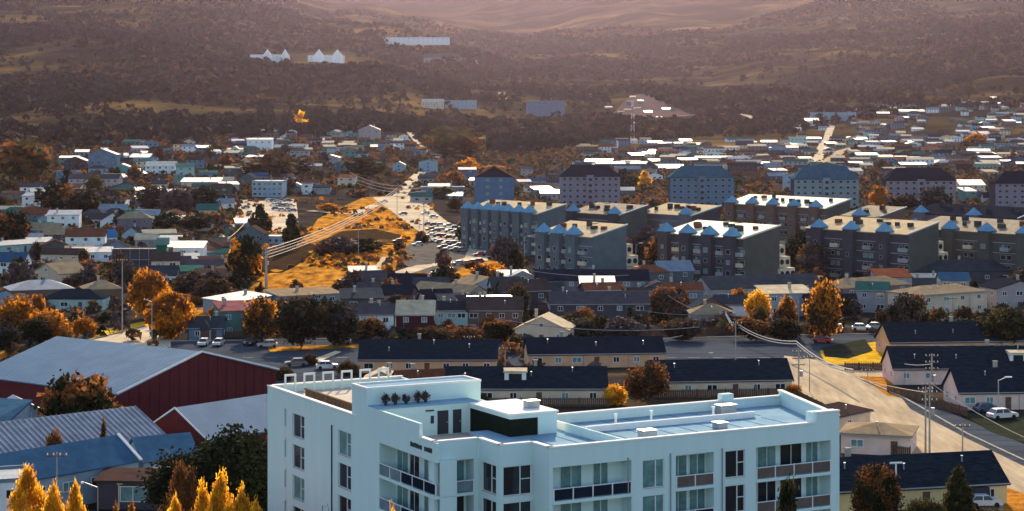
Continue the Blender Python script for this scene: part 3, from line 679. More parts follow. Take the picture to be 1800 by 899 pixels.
# building name in small raised letters (illegible in the photograph)
lb = MB(); q = random.Random(3)
for i in range(11):
    if i == 6: continue
    t0 = ona(722, -7.1) - i*.40; 
    lb.box(-7.16, t0-.24, 19.05, -7.1, t0-.17, 19.42); lb.box(-7.16, t0-.07, 19.05, -7.1, t0, 19.42)
    lb.box(-7.16, t0-.24, q.choice((19.05, 19.2, 19.35)), -7.1, t0, q.choice((19.12, 19.27, 19.42))+.04)
lb.build('name_lettering', DTRIM, wbr)
for i, u in enumerate((678, 695, 714, 735, 748)):
    a = onb(u, 20.2); x, y = OX+ce*a-se*20.2, OY+se*a+ce*20.2
    ro = empty('potted_plant', (x, y, 21.33)); m = MB(); m.tube((0, 0, 0), (0, 0, .3), .12, 8, .17); m.build('pot', DTRIM, ro)
    c = obj('foliage', crown('bush', 'mauve', 'brown', 0, i % 3), ro, (0, 0, .25)); c.scale = (.75, .75, .85)
    tag(ro, ['leftmost', 'second', 'middle', 'fourth', 'rightmost'][i] + ' of five dark potted plants lined along the blue penthouse roof', 'plant', 'potted plants on the penthouse roof')
occupy(OX+8, OY+20, 32)

# ------------------------------------------------------------------ stepped apartment blocks with pyramid-topped stair towers
PYR = mat('blue_pyramid_roof', (.13, .29, .42), .5, var=.15)
BW = [W['dark'], W['slate'], W['purple'], W['olive'], W['brown']]
_sw = random.Random(9)
def smallwin(): return window_mesh(*_sw.choice(((1.4, 1.3), (1.8, 1.4), (1.1, 1.2))), True, _sw.random() < .3)[0]
def block(uc, vt, h, L1, L2, npyr, wall, endwall, roofm_, label, lm=None, stair=False, p0=.06, p1=.9, rise=2.9, shade=.5, vents=8):
    y = F*(HC-h)/(vt-VH); x = (uc-CX)/F*y; a = R(-53.5); ca, sa = math.cos(a), math.sin(a)
    x0, y0 = x-ca*L1, y-sa*L1; z = zf(x, y); ro = empty('apartment_block', (x0, y0, z), a); h = h - z
    m = MB(); m.box(0, 0, -3, L1-.02, L2, h, 0); m.hexa([(0, 0, h), (L1-.02, 0, h), (L1-.02, L2, h), (0, L2, h)], [(0, 0, h+.01), (L1-.02, 0, h+.01), (L1-.02, L2, h+rise-.05), (0, L2, h+rise-.05)], 0)
    m.k = 1; m.hexa([(L1-.02, 0, -3), (L1, 0, -3), (L1, L2, -3), (L1-.02, L2, -3)], [(L1-.02, 0, h), (L1, 0, h), (L1, L2, h+rise), (L1-.02, L2, h+rise)], 1)
    m.build('wall', [wall, endwall], ro)
    lo = [(-.3, -.4, h), (L1+.15, -.4, h), (L1+.15, L2+.3, h+rise*1.06), (-.3, L2+.3, h+rise*1.06)]
    m = MB(); m.hexa(lo, [(p[0], p[1], p[2]+.25) for p in lo]); rf = m.build('roof', roofm_, ro)
    k = (rise*1.06)/(L2+.7); q = random.Random(int(uc))
    m = MB(); m.hexa([(L1-.1, -.45, h+.25), (L1+.2, -.45, h+.25), (L1+.2, L2+.3, h+rise*1.06+.25), (L1-.1, L2+.3, h+rise*1.06+.25)], [(L1-.1, -.45, h+.5), (L1+.2, -.45, h+.5), (L1+.2, L2+.3, h+rise*1.06+.5), (L1-.1, L2+.3, h+rise*1.06+.5)]); m.build('verge', WBT, rf)
    for i in range(vents):
        vx = L1*(.1+.82*(i+.5)/vents)+q.uniform(-.5, .5); vy = L2*q.uniform(.3, .8); vz = h+.2+k*vy; m = MB(); s = q.uniform(.5, .95)
        m.box(vx-s, vy-s*.8, vz, vx+s, vy+s*.8, vz+q.uniform(.8, 1.5)); m.box(vx-s*1.15, vy-s, vz+1.5, vx+s*1.15, vy+s, vz+1.62) if q.random() < .3 else None
        m.build('roof_vent_and_shade', DTRIM if q.random() < .75 else RF['rust'], rf)  # vents made oversize and dark, with their shadows worked into the shape
    for f_ in range(1, int(h/2.9)+1): m = MB(); m.box(.1, -.12, f_*2.9-.12, L1-.1, 0, f_*2.9+.1); m.build('floor_band', W['grey'], ro)
    wd = 2.0
    for i in range(npyr):
        px = L1*(p0+(p1-p0)*(i/(npyr-1) if npyr > 1 else 0)); m = MB(); m.box(px-wd, -1.7, -3, px+wd, .0, h+.7)
        t = m.build('stair_tower', wall, ro)
        m = MB(); zt = h+.7; B = [(px-wd-.15, -2.1), (px+wd+.15, -2.1), (px+wd+.15, 1.9), (px-wd-.15, 1.9)]; A_ = (px, -.1, zt+2.6)
        for j in range(4): m.face([(*B[j], zt), (*B[(j+1) % 4], zt), A_])
        m.face([(*b, zt) for b in B][::-1]); m.build('pyramid_roof', PYR, t)
        for f_ in range(int(h/2.9)):
            if q.random() < .8: obj('window', smallwin(), t, (px, -1.7, 1.7+f_*2.9))
    n = npyr+1 if npyr > 1 else 5
    pos = []
    if npyr > 1:
        st = L1*(p1-p0)/(npyr-1)
        pos = [L1*p0+st*(i+.5) for i in range(npyr-1)] + [min(L1*p1+st*.55, L1-1.6)]
    else: pos = [L1*(i+.5)/6 for i in range(6)]
    for px in pos:
        for f_ in range(int(h/2.9)):
            zc = 1.7+f_*2.9
            if f_ == int(h/2.9)-1 or q.random() < .6:
                m = MB(); m.box(px-1.5, -.9, zc-1.2, px+1.5, 0, zc-.1); m.build('balcony', [W['mauve'], W['cream'], W['grey']][q.randrange(3)], ro)
            obj('window', smallwin(), ro, (px-1.0, 0, zc)); 
            obj('window', smallwin(), ro, (px+1.15, 0, zc))
    if stair:
        for i, (yy, z1) in enumerate(((2.6, h-2.2), (4.6, h-5.4), (6.4, h-8.6))):
            m = MB(); m.box(L1-4.5, L2+.01 if i == 0 else L2+.01, z1-3.0 if i < 2 else -3, L1-.5-.02*i, L2+yy, z1); b = m.build('terrace', W['cream'], ro)
            for j in range(i+1 if i else 1):
                g = MB(); yc = L2+1.4+j*2.1; g.tube((L1-.6, yc, z1-1.5), (L1-.44, yc, z1-1.5), .75, 10); g.build('round_window', GLASS, b)
    for t in (0, .5, 1): occupy(x0+ca*L1*t+ .8*L2*.5, y0+sa*L1*t+.6*L2*.5, L1*.28)
    tag(ro, label, 'apartment block')
    if lm: landmark(lm, (uc+proj(x0, y0, 0)[0])/2, vt+35)
    return ro
RB = mat('roof_pale_sheet', (.46, .36, .21), .95, .0, var=.18, scale=.3, spec=.03); RBb = mat('roof_glare_sheet', (.66, .58, .40), .75, .0, var=.12, scale=.3, spec=.15); RBd = mat('roof_dull_sheet', (.22, .18, .13), .9, .0, var=.3, spec=.05)  # RBb: same sheet with sun glare put into a paler colour
block(945, 378, 14, 43, 12, 7, W['slate'], W['slate'], RB, 'apartment block with seven blue pyramid stair towers, directly below the gable-ended tower block', 'seven-pyramid block', vents=8)
block(1042, 419, 14, 25, 12, 3, W['slate'], W['slate'], RB, 'apartment block with three pyramids and dark end wall, left of the pole-lit terrace', 'three-pyramid block', stair=True, vents=5, p0=.13, p1=.68)
block(1307, 421, 14, 33.5, 13.5, 4, W['dark'], W['olive'], RBb, 'apartment block with the brightest white sunlit roof and four pyramids', 'brightest-roofed block', stair=True, vents=8, p1=.87)
block(1453, 368, 14, 52, 12, 5, W['brown'], W['olive'], RBb, 'apartment block with long bright roof just below the teal-roofed tower block', 'long bright-roofed block', vents=10)
block(1597, 414, 14, 40, 12.5, 3, W['dark'], W['olive'], RB, 'apartment block with three blue pyramids and stepped cream terraces on its right', 'olive end-wall block', stair=True, vents=7, p0=.14, p1=.78)
block(1545, 384, 13.5, 17, 13, 1, W['brown'], W['brown'], RBd, 'apartment block mostly hidden behind others, dull roof, single pyramid showing', None, vents=4, p0=.5, p1=.8)
block(1840, 417, 14, 49, 13, 4, W['olive'], W['dark'], RBd, 'apartment block cut by the right picture edge with blue pyramids', 'rightmost pyramid block', vents=9, p0=.03, p1=.85)
block(1790, 386, 13.5, 46, 12, 2, W['purple'], W['dark'], RF['navy'], 'apartment block in second row, right, with dark front and thin roofline', None, vents=8, p0=.1, p1=.6)
block(1090, 380, 13.5, 27, 12, 2, W['dark'], W['olive'], RBd, 'apartment block in second row behind the three-pyramid block', None, vents=6)
block(1216, 381, 13.5, 27, 13, 2, W['purple'], W['dark'], RB, 'apartment block in second row behind the brightest-roofed block', 'second-row purple block', vents=9)

# hip-roofed tower blocks on the rise behind
def tower(u0, u1, vb, vw, vr, wall, rf, side, label, lm, gable=False, yaw=0):
    x0, y0, z0 = ground(u0, vb); s = F/y0; w = (u1-u0)/s; h = (vb-vw)/s; rise = (vw-vr)/s; x1 = (u1-CX)/F*y0
    ro = empty('tower_block', (x0, y0, z0), R(yaw)); d = 13.0
    m = MB(); m.box(0, 0, -4, w, d, h); m.build('wall', wall, ro)
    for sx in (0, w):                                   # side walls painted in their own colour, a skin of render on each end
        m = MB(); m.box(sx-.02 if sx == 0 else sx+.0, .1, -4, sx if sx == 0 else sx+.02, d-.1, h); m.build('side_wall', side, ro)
    kind = 'gable' if gable else 'hip'; r = roof_mb(w, d if not gable else 22, h, rise, kind, .5, .3)
    rfo = r.build('roof', rf, ro)
    if gable:
        m = MB(); m.hexa([(0, .0, h), (w, .0, h), (w, .3, h), (0, .3, h)], [(w/2-.01, .0, h+rise-.1), (w/2+.01, .0, h+rise-.1), (w/2+.01, .3, h+rise-.1), (w/2-.01, .3, h+rise-.1)]); m.build('gable_wall', RF['navy'], ro)
    cols = [.33, .67] if gable else [.07, .17, .29, .4, .6, .72, .83, .93]
    for f_ in range(5):
        for c_ in cols: obj('window', window_mesh(1.6, 1.3, True, gable)[0], ro, (w*c_, 0, h*(f_+.6)/5))
        if not gable:
            obj('window', window_mesh(2.0, 1.7, True, False)[0], ro, (w*.5, -.9, h*(f_+.5)/5))
    if not gable:
        m = MB(); m.box(w*.5-1.9, -.9, -4, w*.5+1.9, 0, h+.9); m.build('stair_bay', wall, ro)
        m = MB(); m.hexa([(w*.5-2.1, -1.1, h+.9), (w*.5+2.1, -1.1, h+.9), (w*.5+2.1, 3, h+.9), (w*.5-2.1, 3, h+.9)], [(w*.5-.1, -.2, h+2.6), (w*.5+.1, -.2, h+2.6), (w*.5+.1, 3, h+2.6), (w*.5-.1, 3, h+2.6)]); m.build('bay_roof', rf, rfo)
    occupy(x0+w*.3, y0+6, w*.4); occupy(x0+w*.75, y0+6, w*.4)
    tag(ro, label, 'tower block'); landmark(lm, (u0+u1)/2, vb-25)
tower(834, 903, 372, 312, 293, wallm('tower_blue', (.08, .16, .26)), RF['brown'], W['mauve'], 'five-storey block showing a blue gable end with two window columns', 'blue gable-ended tower', gable=True)
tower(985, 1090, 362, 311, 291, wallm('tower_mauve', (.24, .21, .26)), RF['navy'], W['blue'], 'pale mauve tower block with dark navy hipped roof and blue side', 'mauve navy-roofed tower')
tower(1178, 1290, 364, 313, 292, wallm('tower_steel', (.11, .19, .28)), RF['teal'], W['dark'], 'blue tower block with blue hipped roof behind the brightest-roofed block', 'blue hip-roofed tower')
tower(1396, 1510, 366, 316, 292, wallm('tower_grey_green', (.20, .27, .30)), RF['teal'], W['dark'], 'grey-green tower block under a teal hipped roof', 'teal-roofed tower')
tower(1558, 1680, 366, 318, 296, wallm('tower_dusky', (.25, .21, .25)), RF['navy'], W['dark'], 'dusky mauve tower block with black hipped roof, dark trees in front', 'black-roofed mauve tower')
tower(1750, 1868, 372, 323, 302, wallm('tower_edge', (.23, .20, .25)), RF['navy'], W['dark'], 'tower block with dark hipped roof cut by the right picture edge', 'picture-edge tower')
m = MB()

# ------------------------------------------------------------------ barns at lower left
def barn(P, rz, w, d, h, rise, wm, rm, label, lm, kind='gable', ribs=0, **kw):
    ro, rf = house(P[0], P[1], 0, rz, w, d, h, rise, kind, wm, rm, nw=0, side=False, chim=False, dr=False, name='barn', winm=False, ribs=ribs)
    tag(ro, label, 'barn'); landmark(lm, *proj(P[0], P[1], h)); return ro, rf
BR = mat('roof_barn', (.10, .19, .29), .7, .0, var=.12, scale=.25, spec=.03)
b1, r1 = barn((-59, 290), math.atan2(27, 20.3), 33.8, 34, 6, 4.6, 'red', BR, 'big dark red barn with broad blue-grey roof, largest roof at lower left', 'big dark red barn')
m = MB()
for i in range(1, 17): m.box(i*2.05, -.06, 0, i*2.05+.07, 0, 6+4.4*(1-abs(i*2.05/16.9-1)))
tag(m.build('cladding_rib', W['maroon'], b1), kind='stuff')
m = MB()
k = 4.6/16.9
for i in range(0, 34):
    y0 = i*1.02
    m.hexa([(-.3, y0, 6-.3*k+.1), (-.3, y0+.03, 6-.3*k+.1), (16.9, y0+.03, 10.7), (16.9, y0, 10.7)], [(-.3, y0, 6.06), (-.3, y0+.03, 6.06), (16.9, y0+.03, 10.73), (16.9, y0, 10.73)])
tag(m.build('roof_seam', BR, r1), kind='stuff')
m = MB(); k = 4.6/16.9
for s in (0, 1):
    a, b, c_ = ((-.45, 16.9) if s == 0 else (34.25, 16.9)) + (0,)
    m.hexa([(a, -.42, 5.97), (a, -.30, 5.97), (b, -.30, 10.55), (b, -.42, 10.55)], [(a, -.42, 6.25), (a, -.30, 6.25), (b, -.30, 10.85), (b, -.42, 10.85)])
m.build('barge_board', TRIM, b1)
# red lean-to at the barn's foot
def slab_roof_building(pts, hs, depth_wall, wallmat, roofmat, name, label, cat, lm=None, seams=0, trim=None):
    """building under one sloping roof given by four picture points with their heights (eave left, eave right, ridge right, ridge left)"""
    P = [(*unp(u, v, z), z) for (u, v), z in zip(pts, hs)]; o = P[0]; ro = empty(name, (o[0], o[1], 0)); L = [(p[0]-o[0], p[1]-o[1], p[2]) for p in P]
    if (L[1][0]-L[0][0])*(L[2][1]-L[0][1]) - (L[1][1]-L[0][1])*(L[2][0]-L[0][0]) < 0: pass
    m = MB(); m.hexa([(p[0], p[1], p[2]-.2) for p in L], L); rf = m.build('roof', roofmat, ro)
    c = np.mean([p[:2] for p in L], 0); S = [(c[0]+(p[0]-c[0])*.96, c[1]+(p[1]-c[1])*.96, p[2]) for p in L]
    m = MB(); m.hexa([(p[0], p[1], 0) for p in S], [(p[0], p[1], p[2]-.22) for p in S]); m.build('wall', wallmat, ro)
    if seams:
        m = MB(); A0, A1, B1, B0 = [np.array(p) for p in L]
        for i in range(1, seams):
            t = i/seams; a = A0+(A1-A0)*t; b = B0+(B1-B0)*t; w = (A1-A0)/np.linalg.norm(A1-A0)*.06
            m.hexa([a-w, a+w, b+w, b-w], [a-w+[0, 0, .09], a+w+[0, 0, .09], b+w+[0, 0, .09], b-w+[0, 0, .09]])
        tag(m.build('roof_seam', roofmat, rf), kind='stuff')
    tag(ro, label, cat); 
    for p in L: occupy(o[0]+p[0], o[1]+p[1], 4)
    occupy(o[0]+c[0], o[1]+c[1], 12)
    if lm: landmark(lm, sum(p[0] for p in pts)/4, sum(p[1] for p in pts)/4)
    return ro, L
slab_roof_building([(-60, 668), (205, 690), (210, 667), (40, 652)], [3.4, 3.4, 4.6, 4.6], 0, W['red'], roofm('leanto', (.11, .035, .035), .6), 'lean_to', 'low dark red lean-to with maroon roof against the big barn', 'shed', seams=14)
slab_roof_building([(-80, 772), (2, 752), (58, 703), (-30, 698)], [4.2, 4.2, 6.2, 6.2], 0, W['blue'], RF['blue'], 'house', 'pale blue house cut by the left edge, below the maroon lean-to', 'house')
ph, _ = house(*unp(-8, 745, 3.2), 0, R(28), 9.5, 9, 3.2, 2.6, 'gable', 'blue', 'steel', nw=2, winm=True, chim=False, seed=4); tag(ph, 'pale blue gabled house left of the dark round tree below the barn', 'house')
RIB = roofm('ribbed', (.21, .24, .29), .7)
b3, r3 = barn((-61.1-14.8, 242.9-13.5), R(42.4), 41, 18, 4.6, 3.4, 'grey', RIB, 'long warehouse with streaked ribbed grey roof across the lower left', 'ribbed grey warehouse', kind='eave', ribs=.8)
b2, r2 = barn((-50.5, 267), R(-40), 13, 34, 4.4, 3.6, 'red', BR, 'maroon gable-ended barn with smooth blue-grey roof beside the white apartment building', 'maroon gable barn')
m = MB(); m.hexa([(-.35, -.46, 4.2), (-.35, -.36, 4.2), (6.5, -.36, 7.95), (6.5, -.46, 7.95)], [(-.35, -.46, 4.4), (-.35, -.36, 4.4), (6.5, -.36, 8.2), (6.5, -.46, 8.2)]); m.hexa([(6.5, -.46, 7.95), (6.5, -.36, 7.95), (13.35, -.36, 4.2), (13.35, -.46, 4.2)], [(6.5, -.46, 8.2), (6.5, -.36, 8.2), (13.35, -.36, 4.4), (13.35, -.46, 4.4)]); m.build('barge_board', TRIM, b2)
hb = roofm('hall_blue', (.045, .105, .18), .7)
b4, r4 = barn((-47.1-32*.636, 243.8-32*.772), R(50.5), 32, 8.2, 4.4, 2.6, 'blue', hb, 'long hall with dark blue roof and pale blue wall above the poplars', 'long dark blue hall', kind='eave')
m = MB(); m.hexa([(31.9, -.4, 4.33), (32.35, -.4, 4.33), (32.35, 4.1, 7.1), (31.9, 4.1, 7.1)], [(31.9, -.4, 4.5), (32.35, -.4, 4.5), (32.35, 4.1, 7.27), (31.9, 4.1, 7.27)]); m.build('barge_board', TRIM, b4)
for i in range(7): window(b4, 4+i*4.3, 0, 2.6, 1.8, 1.2, gl=i % 2 == 0)
b5, r5 = barn((-46.6, 244.6), R(30), 7.2, 7.0, 4.1, 2.4, 'blue', roofm('hall_grey_blue', (.07, .14, .21), .7), 'shorter hall with lighter blue-grey roof, adjoining the long dark blue hall', 'short blue hall', kind='eave')
for i in range(2): window(b5, 2+i*3, 0, 2.6, 1.6, 1.2)
ph, _ = house(*unp(-14, 850, 6.0), 0, R(20), 4.6, 8, 6, .6, 'flat', 'white', 'steel', nw=1, chim=False, seed=2, gl=False); tag(ph, 'white two-storey house at the lower left corner beside the first poplar', 'house')
ph, _ = house(*unp(170, 843, 3.6), 0, R(-4), 8.5, 5, 3.4, .5, 'mono', 'dark', 'brown', nw=1, chim=False, seed=2, gl=True, dr=False, ww=3.2, wh=1.9); tag(ph, 'dark shed with flat sunlit roof and one pale panelled window', 'shed'); landmark('dark flat-roofed shed', 220, 850)
slab_roof_building([(205, 850), (330, 843), (330, 818), (215, 827)], [3.2, 3.2, 3.6, 3.6], 0, W['beige'], RF['cream'], 'shed', 'low shed with cream sunlit roof behind the dark shed', 'shed')

# ------------------------------------------------------------------ rows of houses named one by one
BIGLM = True
o, rf, w = E(1425, 866, 1770, 848, 2.7, 9, 3.1, 'eave', 'yellow', 'black', 'long yellow house with black roof behind the twin dark trees, lower right corner', 'long yellow black-roofed house', nw=6, seed=11)
m = MB(); m.tube((w*.45, 1.2, 3.4), (w*.45, 1.2, 5.4), .11, 8); m.tube((w*.45-.8, 1.2, 5.5), (w*.45+.8, 1.2, 5.5), .13, 8); m.build('stove_pipe', TRIM, rf)
m = MB(); m.box(w-5.2, -.5, 1.2, w-2.6, 0, 2.3); m.build('bay_window', DTRIM, o)
o, rf, w = E(785, 683, 1066, 683, 2.7, 9, 3.0, 'eave', 'beige', 'black', 'beige row house with black roof and one white dormer, behind the penthouse', 'dormered beige row house', nw=6, seed=5)
dormer(rf, w*.43, 1.6, 3.4, 3.6, 1.7, 2.4)
o, rf, w = E(1150, 671, 1392, 667, 2.7, 9, 3.0, 'eave', 'beige', 'black', 'beige row house with black roof directly behind the blue flat roof, beside gravel road', 'beige row house by gravel road', nw=6, seed=6)
o, rf, w = E(1572, 648, 1830, 647, 2.9, 9.5, 3.3, 'eave', 'pink', 'black', 'pink-walled house with black roof, second of three stacked by the road', 'pink-walled black-roofed house', nw=6, seed=9)
dormer(rf, w*.86, 1.4, 3.6, 3.0, 1.6, 2.4)
E(1566, 602, 1830, 598, 2.9, 9.5, 3.3, 'eave', 'peach', 'black', 'peach house with black roof, topmost of the three stacked by the road', 'peach black-roofed house', nw=10, seed=10)
E(1688, 690, 1860, 688, 2.9, 9, 3.3, 'eave', 'pink', 'black', 'pink-beige house with black roof, nearest the white SUV', 'house above the white SUV', nw=5, seed=12, gl=True)
E(632, 632, 872, 632, 2.7, 9, 3.1, 'eave', 'peach', 'black', 'long peach house with black roof behind the roof terrace', 'long peach terrace-side house', nw=7, seed=13)
E(930, 623, 1168, 620, 2.7, 8.5, 2.6, 'eave', 'peach', 'navy', 'peach house with navy roof behind the dormered beige row house', 'navy-roofed peach house', nw=7, seed=14)
E(640, 668, 700, 668, 2.6, 6, 1.4, 'gable', 'beige', 'cream', 'small shed with striped cream roof just behind the apartment building', nw=1)
E(705, 672, 790, 668, 2.6, 6, 1.5, 'eave', 'pink', 'rust', 'low pink shed with ribbed brown roof behind the apartment building', nw=2, ribs=.6)
E(1478, 762, 1600, 768, 2.8, 9, 1.0, 'hip', 'pink', 'tan', 'pink house with low tan hipped roof, beside the twin poles', 'tan-roofed pink house', nw=2, chim=False, seed=3)
E(1455, 738, 1530, 722, 2.7, 7, 1.3, 'hip', 'beige', 'brown', 'small house with dark hipped roof at the corner behind the blue roof', nw=1, chim=False)
E(1215, 553, 1290, 553, 2.8, 8, 1.9, 'hip', 'grey', 'tan', 'grey house with bright tan hipped roof left of the orange trees', 'tan hip-roofed grey house', nw=2)
E(1250, 508, 1448, 502, 4.0, 12, 2.6, 'eave', 'grey', 'slate', 'long grey warehouse with slate roof below the brightest-roofed block', 'long grey slate warehouse', nw=5, seed=21)
E(1338, 520, 1412, 520, 3.2, 6, .9, 'mono', 'mauve', 'tin', 'small shed with shining white roof in front of the long slate warehouse', nw=2)
E(1600, 476, 1782, 476, 4.0, 11, 2.6, 'eave', 'dark', 'slate', 'long dark building with slate roof beneath the rightmost pyramid block', 'long dark slate building', nw=6, seed=22)
E(1602, 492, 1668, 492, 3.0, 7, 1.0, 'mono', 'mauve', 'tin', 'pale mauve annex with white roof edge in front of the long dark building', nw=1)
E(1578, 502, 1690, 502, 2.8, 8, 1.6, 'eave', 'dark', 'slate', 'low dark house with slate roof left of the open canopy house', nw=3)
E(1482, 508, 1600, 500, 4.6, 9, 2.0, 'hip', 'purple', 'tan', 'two-storey mauve house with tan hipped roof, right of the round orange tree', 'mauve tan-roofed house', nw=4, seed=23)
E(1618, 520, 1735, 512, 5.2, 11, 1.6, 'hip', 'beige', 'tan', 'two-storey house with broad tan roof and open porch above the parked cars', 'broad tan-roofed house', nw=4, seed=24)
E(1752, 508, 1835, 506, 5.4, 9, 1.8, 'gable', 'mauve', 'navy', 'pink-mauve two-storey house with dark roof at the right picture edge', 'mauve edge house', nw=3, seed=25, gl=False)
E(942, 492, 1140, 492, 5.0, 10, 2.2, 'eave', 'purple', 'navy', 'long two-storey purple house below the three-pyramid block', 'long purple house', nw=8, seed=26, gl=True)
E(968, 535, 1140, 534, 4.6, 9, 2.4, 'eave', 'dark', 'purple', 'dark two-storey house with grey-violet roof below the long purple house', 'grey-violet roofed house', nw=5, seed=27)
E(905, 578, 998, 580, 3.2, 9, 2.6, 'gable', 'beige', 'cream', 'beige gabled house with cream sunlit roof edge near the avenue', 'beige gabled house', nw=3, seed=28, gl=True)
E(697, 553, 762, 553, 5.2, 8, 2.6, 'eave', 'maroon', 'cream', 'dark red two-storey house with white trim under a striped cream roof', 'dark red striped-roof house', nw=2, seed=29, gl=True, ribs=.5)
E(615, 553, 692, 553, 5.2, 8, 1.9, 'eave', 'white', 'purple', 'white two-storey house with violet roof left of the dark red house', 'white violet-roofed house', nw=3, seed=30)
E(764, 546, 822, 546, 5.0, 8, 1.6, 'eave', 'turq', 'black', 'pale green house with black roof right of the dark red house', nw=3, seed=31)
E(822, 546, 918, 546, 5.0, 8, 2.6, 'eave', 'brown', 'brown', 'brown two-storey house under a wide brown roof', 'brown wide-roofed house', nw=4, seed=32)
E(832, 530, 905, 528, 5.4, 5, .6, 'mono', 'brown', 'tin', 'narrow building with thin bright roof behind the wide brown roof', nw=2)
E(628, 516, 666, 516, 3.0, 7, 2.4, 'eave', 'white', 'purple', 'small white house with violet roof below the pale path', nw=1, seed=33)
E(668, 516, 722, 517, 3.0, 7, 1.9, 'eave', 'brown', 'black', 'small brown house with black roof right of the small white house', nw=2, seed=34)
E(820, 506, 902, 502, 4.0, 10, 2.4, 'gable', 'blue', 'tan', 'blue-grey gabled house with glazed front at the foot of the car park', 'glazed blue gable house', nw=3, gl=True, seed=35)
E(720, 512, 820, 520, 2.8, 9, 2.2, 'eave', 'grey', 'tan', 'grey house with long tan roof left of the glazed blue gable', nw=3, seed=36)
E(492, 522, 602, 516, 2.6, 9, .9, 'mono', 'grey', 'tan', 'flat pale-roofed building above the dark round trees', nw=3)
E(408, 533, 480, 520, 2.6, 8, .8, 'mono', 'blue', 'steel', 'low blue-grey shed at the foot of the concrete pole', nw=2)
E(332, 577, 390, 577, 2.6, 7, 2.1, 'eave', 'bluegrey', 'slate', 'small blue-grey cottage with a wooden gable porch beside the green house', 'blue-grey cottage', nw=2, seed=37)
E(390, 548, 442, 546, 5.6, 8, 1.3, 'mono', 'green', 'red', 'two-storey green clad house with reddish roof right of the cottage', 'green clad house', nw=2, seed=38, gl=True)
E(442, 550, 470, 550, 5.4, 8, 1.0, 'flat', 'green', 'green', 'narrow green extension between the green house and the bush', nw=1)
E(378, 536, 400, 536, 2.6, 6, .5, 'flat', 'peach', 'tan', 'small peach outbuilding behind the blue-grey cottage', nw=1)
E(74, 526, 180, 526, 2.8, 9, 2.0, 'hip', 'turq', 'black', 'turquoise bungalow with black roof above the rusty garden trees', 'turquoise bungalow', nw=4, seed=39)
E(20, 512, 130, 508, 2.9, 11, 2.1, 'hip', 'brown', 'steel', 'house with large blue-grey hipped roof behind the turquoise bungalow', nw=3, seed=40)
E(150, 510, 214, 508, 3.4, 9, 2.0, 'hip', 'brown', 'tan', 'brown house with pale tan hipped roof left of the tall concrete pole', 'tan-roofed house by pole', nw=2, seed=41)
E(-40, 548, 44, 532, 2.8, 10, 2.4, 'eave', 'peach', 'blue', 'brownish house with blue roof at the left picture edge', nw=3, seed=42)
E(-30, 460, 42, 460, 4.2, 9, 2.4, 'eave', 'white', 'blue', 'white house with blue roof at the left edge, gable showing', 'white blue-roofed house', nw=3, seed=43)
E(58, 478, 104, 482, 3.4, 10, 2.6, 'gable', 'beige', 'tan', 'sandy beige gabled house right of the white blue-roofed house', 'sandy gabled house', nw=1, seed=44)
E(104, 470, 142, 468, 3.0, 9, 2.0, 'eave', 'mauve', 'tan', 'low house with sandy brown roof adjoining the sandy gable', nw=2, seed=45)
E(137, 418, 206, 416, 3.2, 9, 2.4, 'eave', 'white', 'bright', 'long white shed with bright blue roof', 'bright-blue-roofed shed', nw=3, seed=46)
E(214, 412, 248, 412, 2.8, 8, 2.6, 'gable', 'blue', 'navy', 'pale blue gabled house right of the bright blue roof', nw=1, seed=47)
E(176, 388, 220, 388, 3.0, 9, 3.0, 'gable', 'white', 'brown', 'white house with steep gable left of the green block', nw=1, seed=48)
E(220, 372, 233, 372, 6.0, 7, .3, 'flat', 'teal', 'green', 'narrow bright green building beside the steep white gable', 'narrow bright green building', nw=1)
E(234, 385, 272, 384, 3.0, 7, .5, 'flat', 'white', 'tin', 'flat white building right of the narrow green one', nw=2)
E(66, 384, 92, 386, 3.0, 8, 1.6, 'gable', 'blue', 'steel', 'small pale blue gabled shed above the orange hedge', nw=1)
E(65, 412, 140, 412, 2.6, 8, 1.4, 'eave', 'maroon', 'brown', 'long low maroon house left of the white blue-roofed shed', nw=3)
E(0, 432, 60, 428, 2.8, 8, 1.2, 'eave', 'turq', 'steel', 'pale green house near the left edge with grey roof', nw=2)
E(80, 428, 102, 428, 3.4, 6, .4, 'flat', 'blue', 'tin', 'small pale blue box house left of centre courtyard', nw=1)
E(280, 428, 332, 440, 4.0, 9, 2.0, 'gable', 'mauve', 'brown', 'brownish gabled house right of the green netted scaffold', nw=2, seed=50)
E(340, 430, 392, 432, 3.4, 9, 2.0, 'gable', 'brown', 'brown', 'dark brown gabled house above the long violet roof', nw=2, seed=51)
E(328, 470, 412, 468, 2.8, 10, 2.0, 'eave', 'dark', 'purple', 'long low house with violet-grey roof beside the dark olive tree', nw=3, seed=52)
E(438, 416, 490, 416, 2.8, 8, .6, 'flat', 'blue', 'tin', 'blue-white building with framed windows below the hillside car park', 'framed blue-white building', nw=5, seed=53)
# hillside buildings higher up
def H(u0, u1, vb, vw, vr, kind, wm, rm, label=None, lm=None, d=None, yaw=0, floors=None, nw=None, name='house'):
    x, y, z = ground(u0, vb); s = F/y; w = (u1-u0)/s; h = (vb-vw)/s; rise = max(.3, (vw-vr)/s*.95); d = d or min(w, 11)
    ro, rf = house(x, y, z, R(yaw), w, d, max(h, 2.2), rise, kind, wm, rm, far=True, chim=rnd.random() < .4, name=name, floors=floors, nw=nw, side=False, dr=False)
    if lm: landmark(lm, (u0+u1)/2, vb)
    if label: tag(ro, label, 'house' if name == 'house' else name.replace('_', ' '))
    else: later(ro, f"{CN[wm]} house, {RN[rm]} {KN[kind]} roof", 'house', (u0+u1)/2, vb)
    return ro
H(155, 205, 302, 272, 262, 'gable', 'bluegrey', 'steel', 'large blue-grey gabled building crowning the left part of town', 'large blue-grey gabled building', floors=3, nw=4)
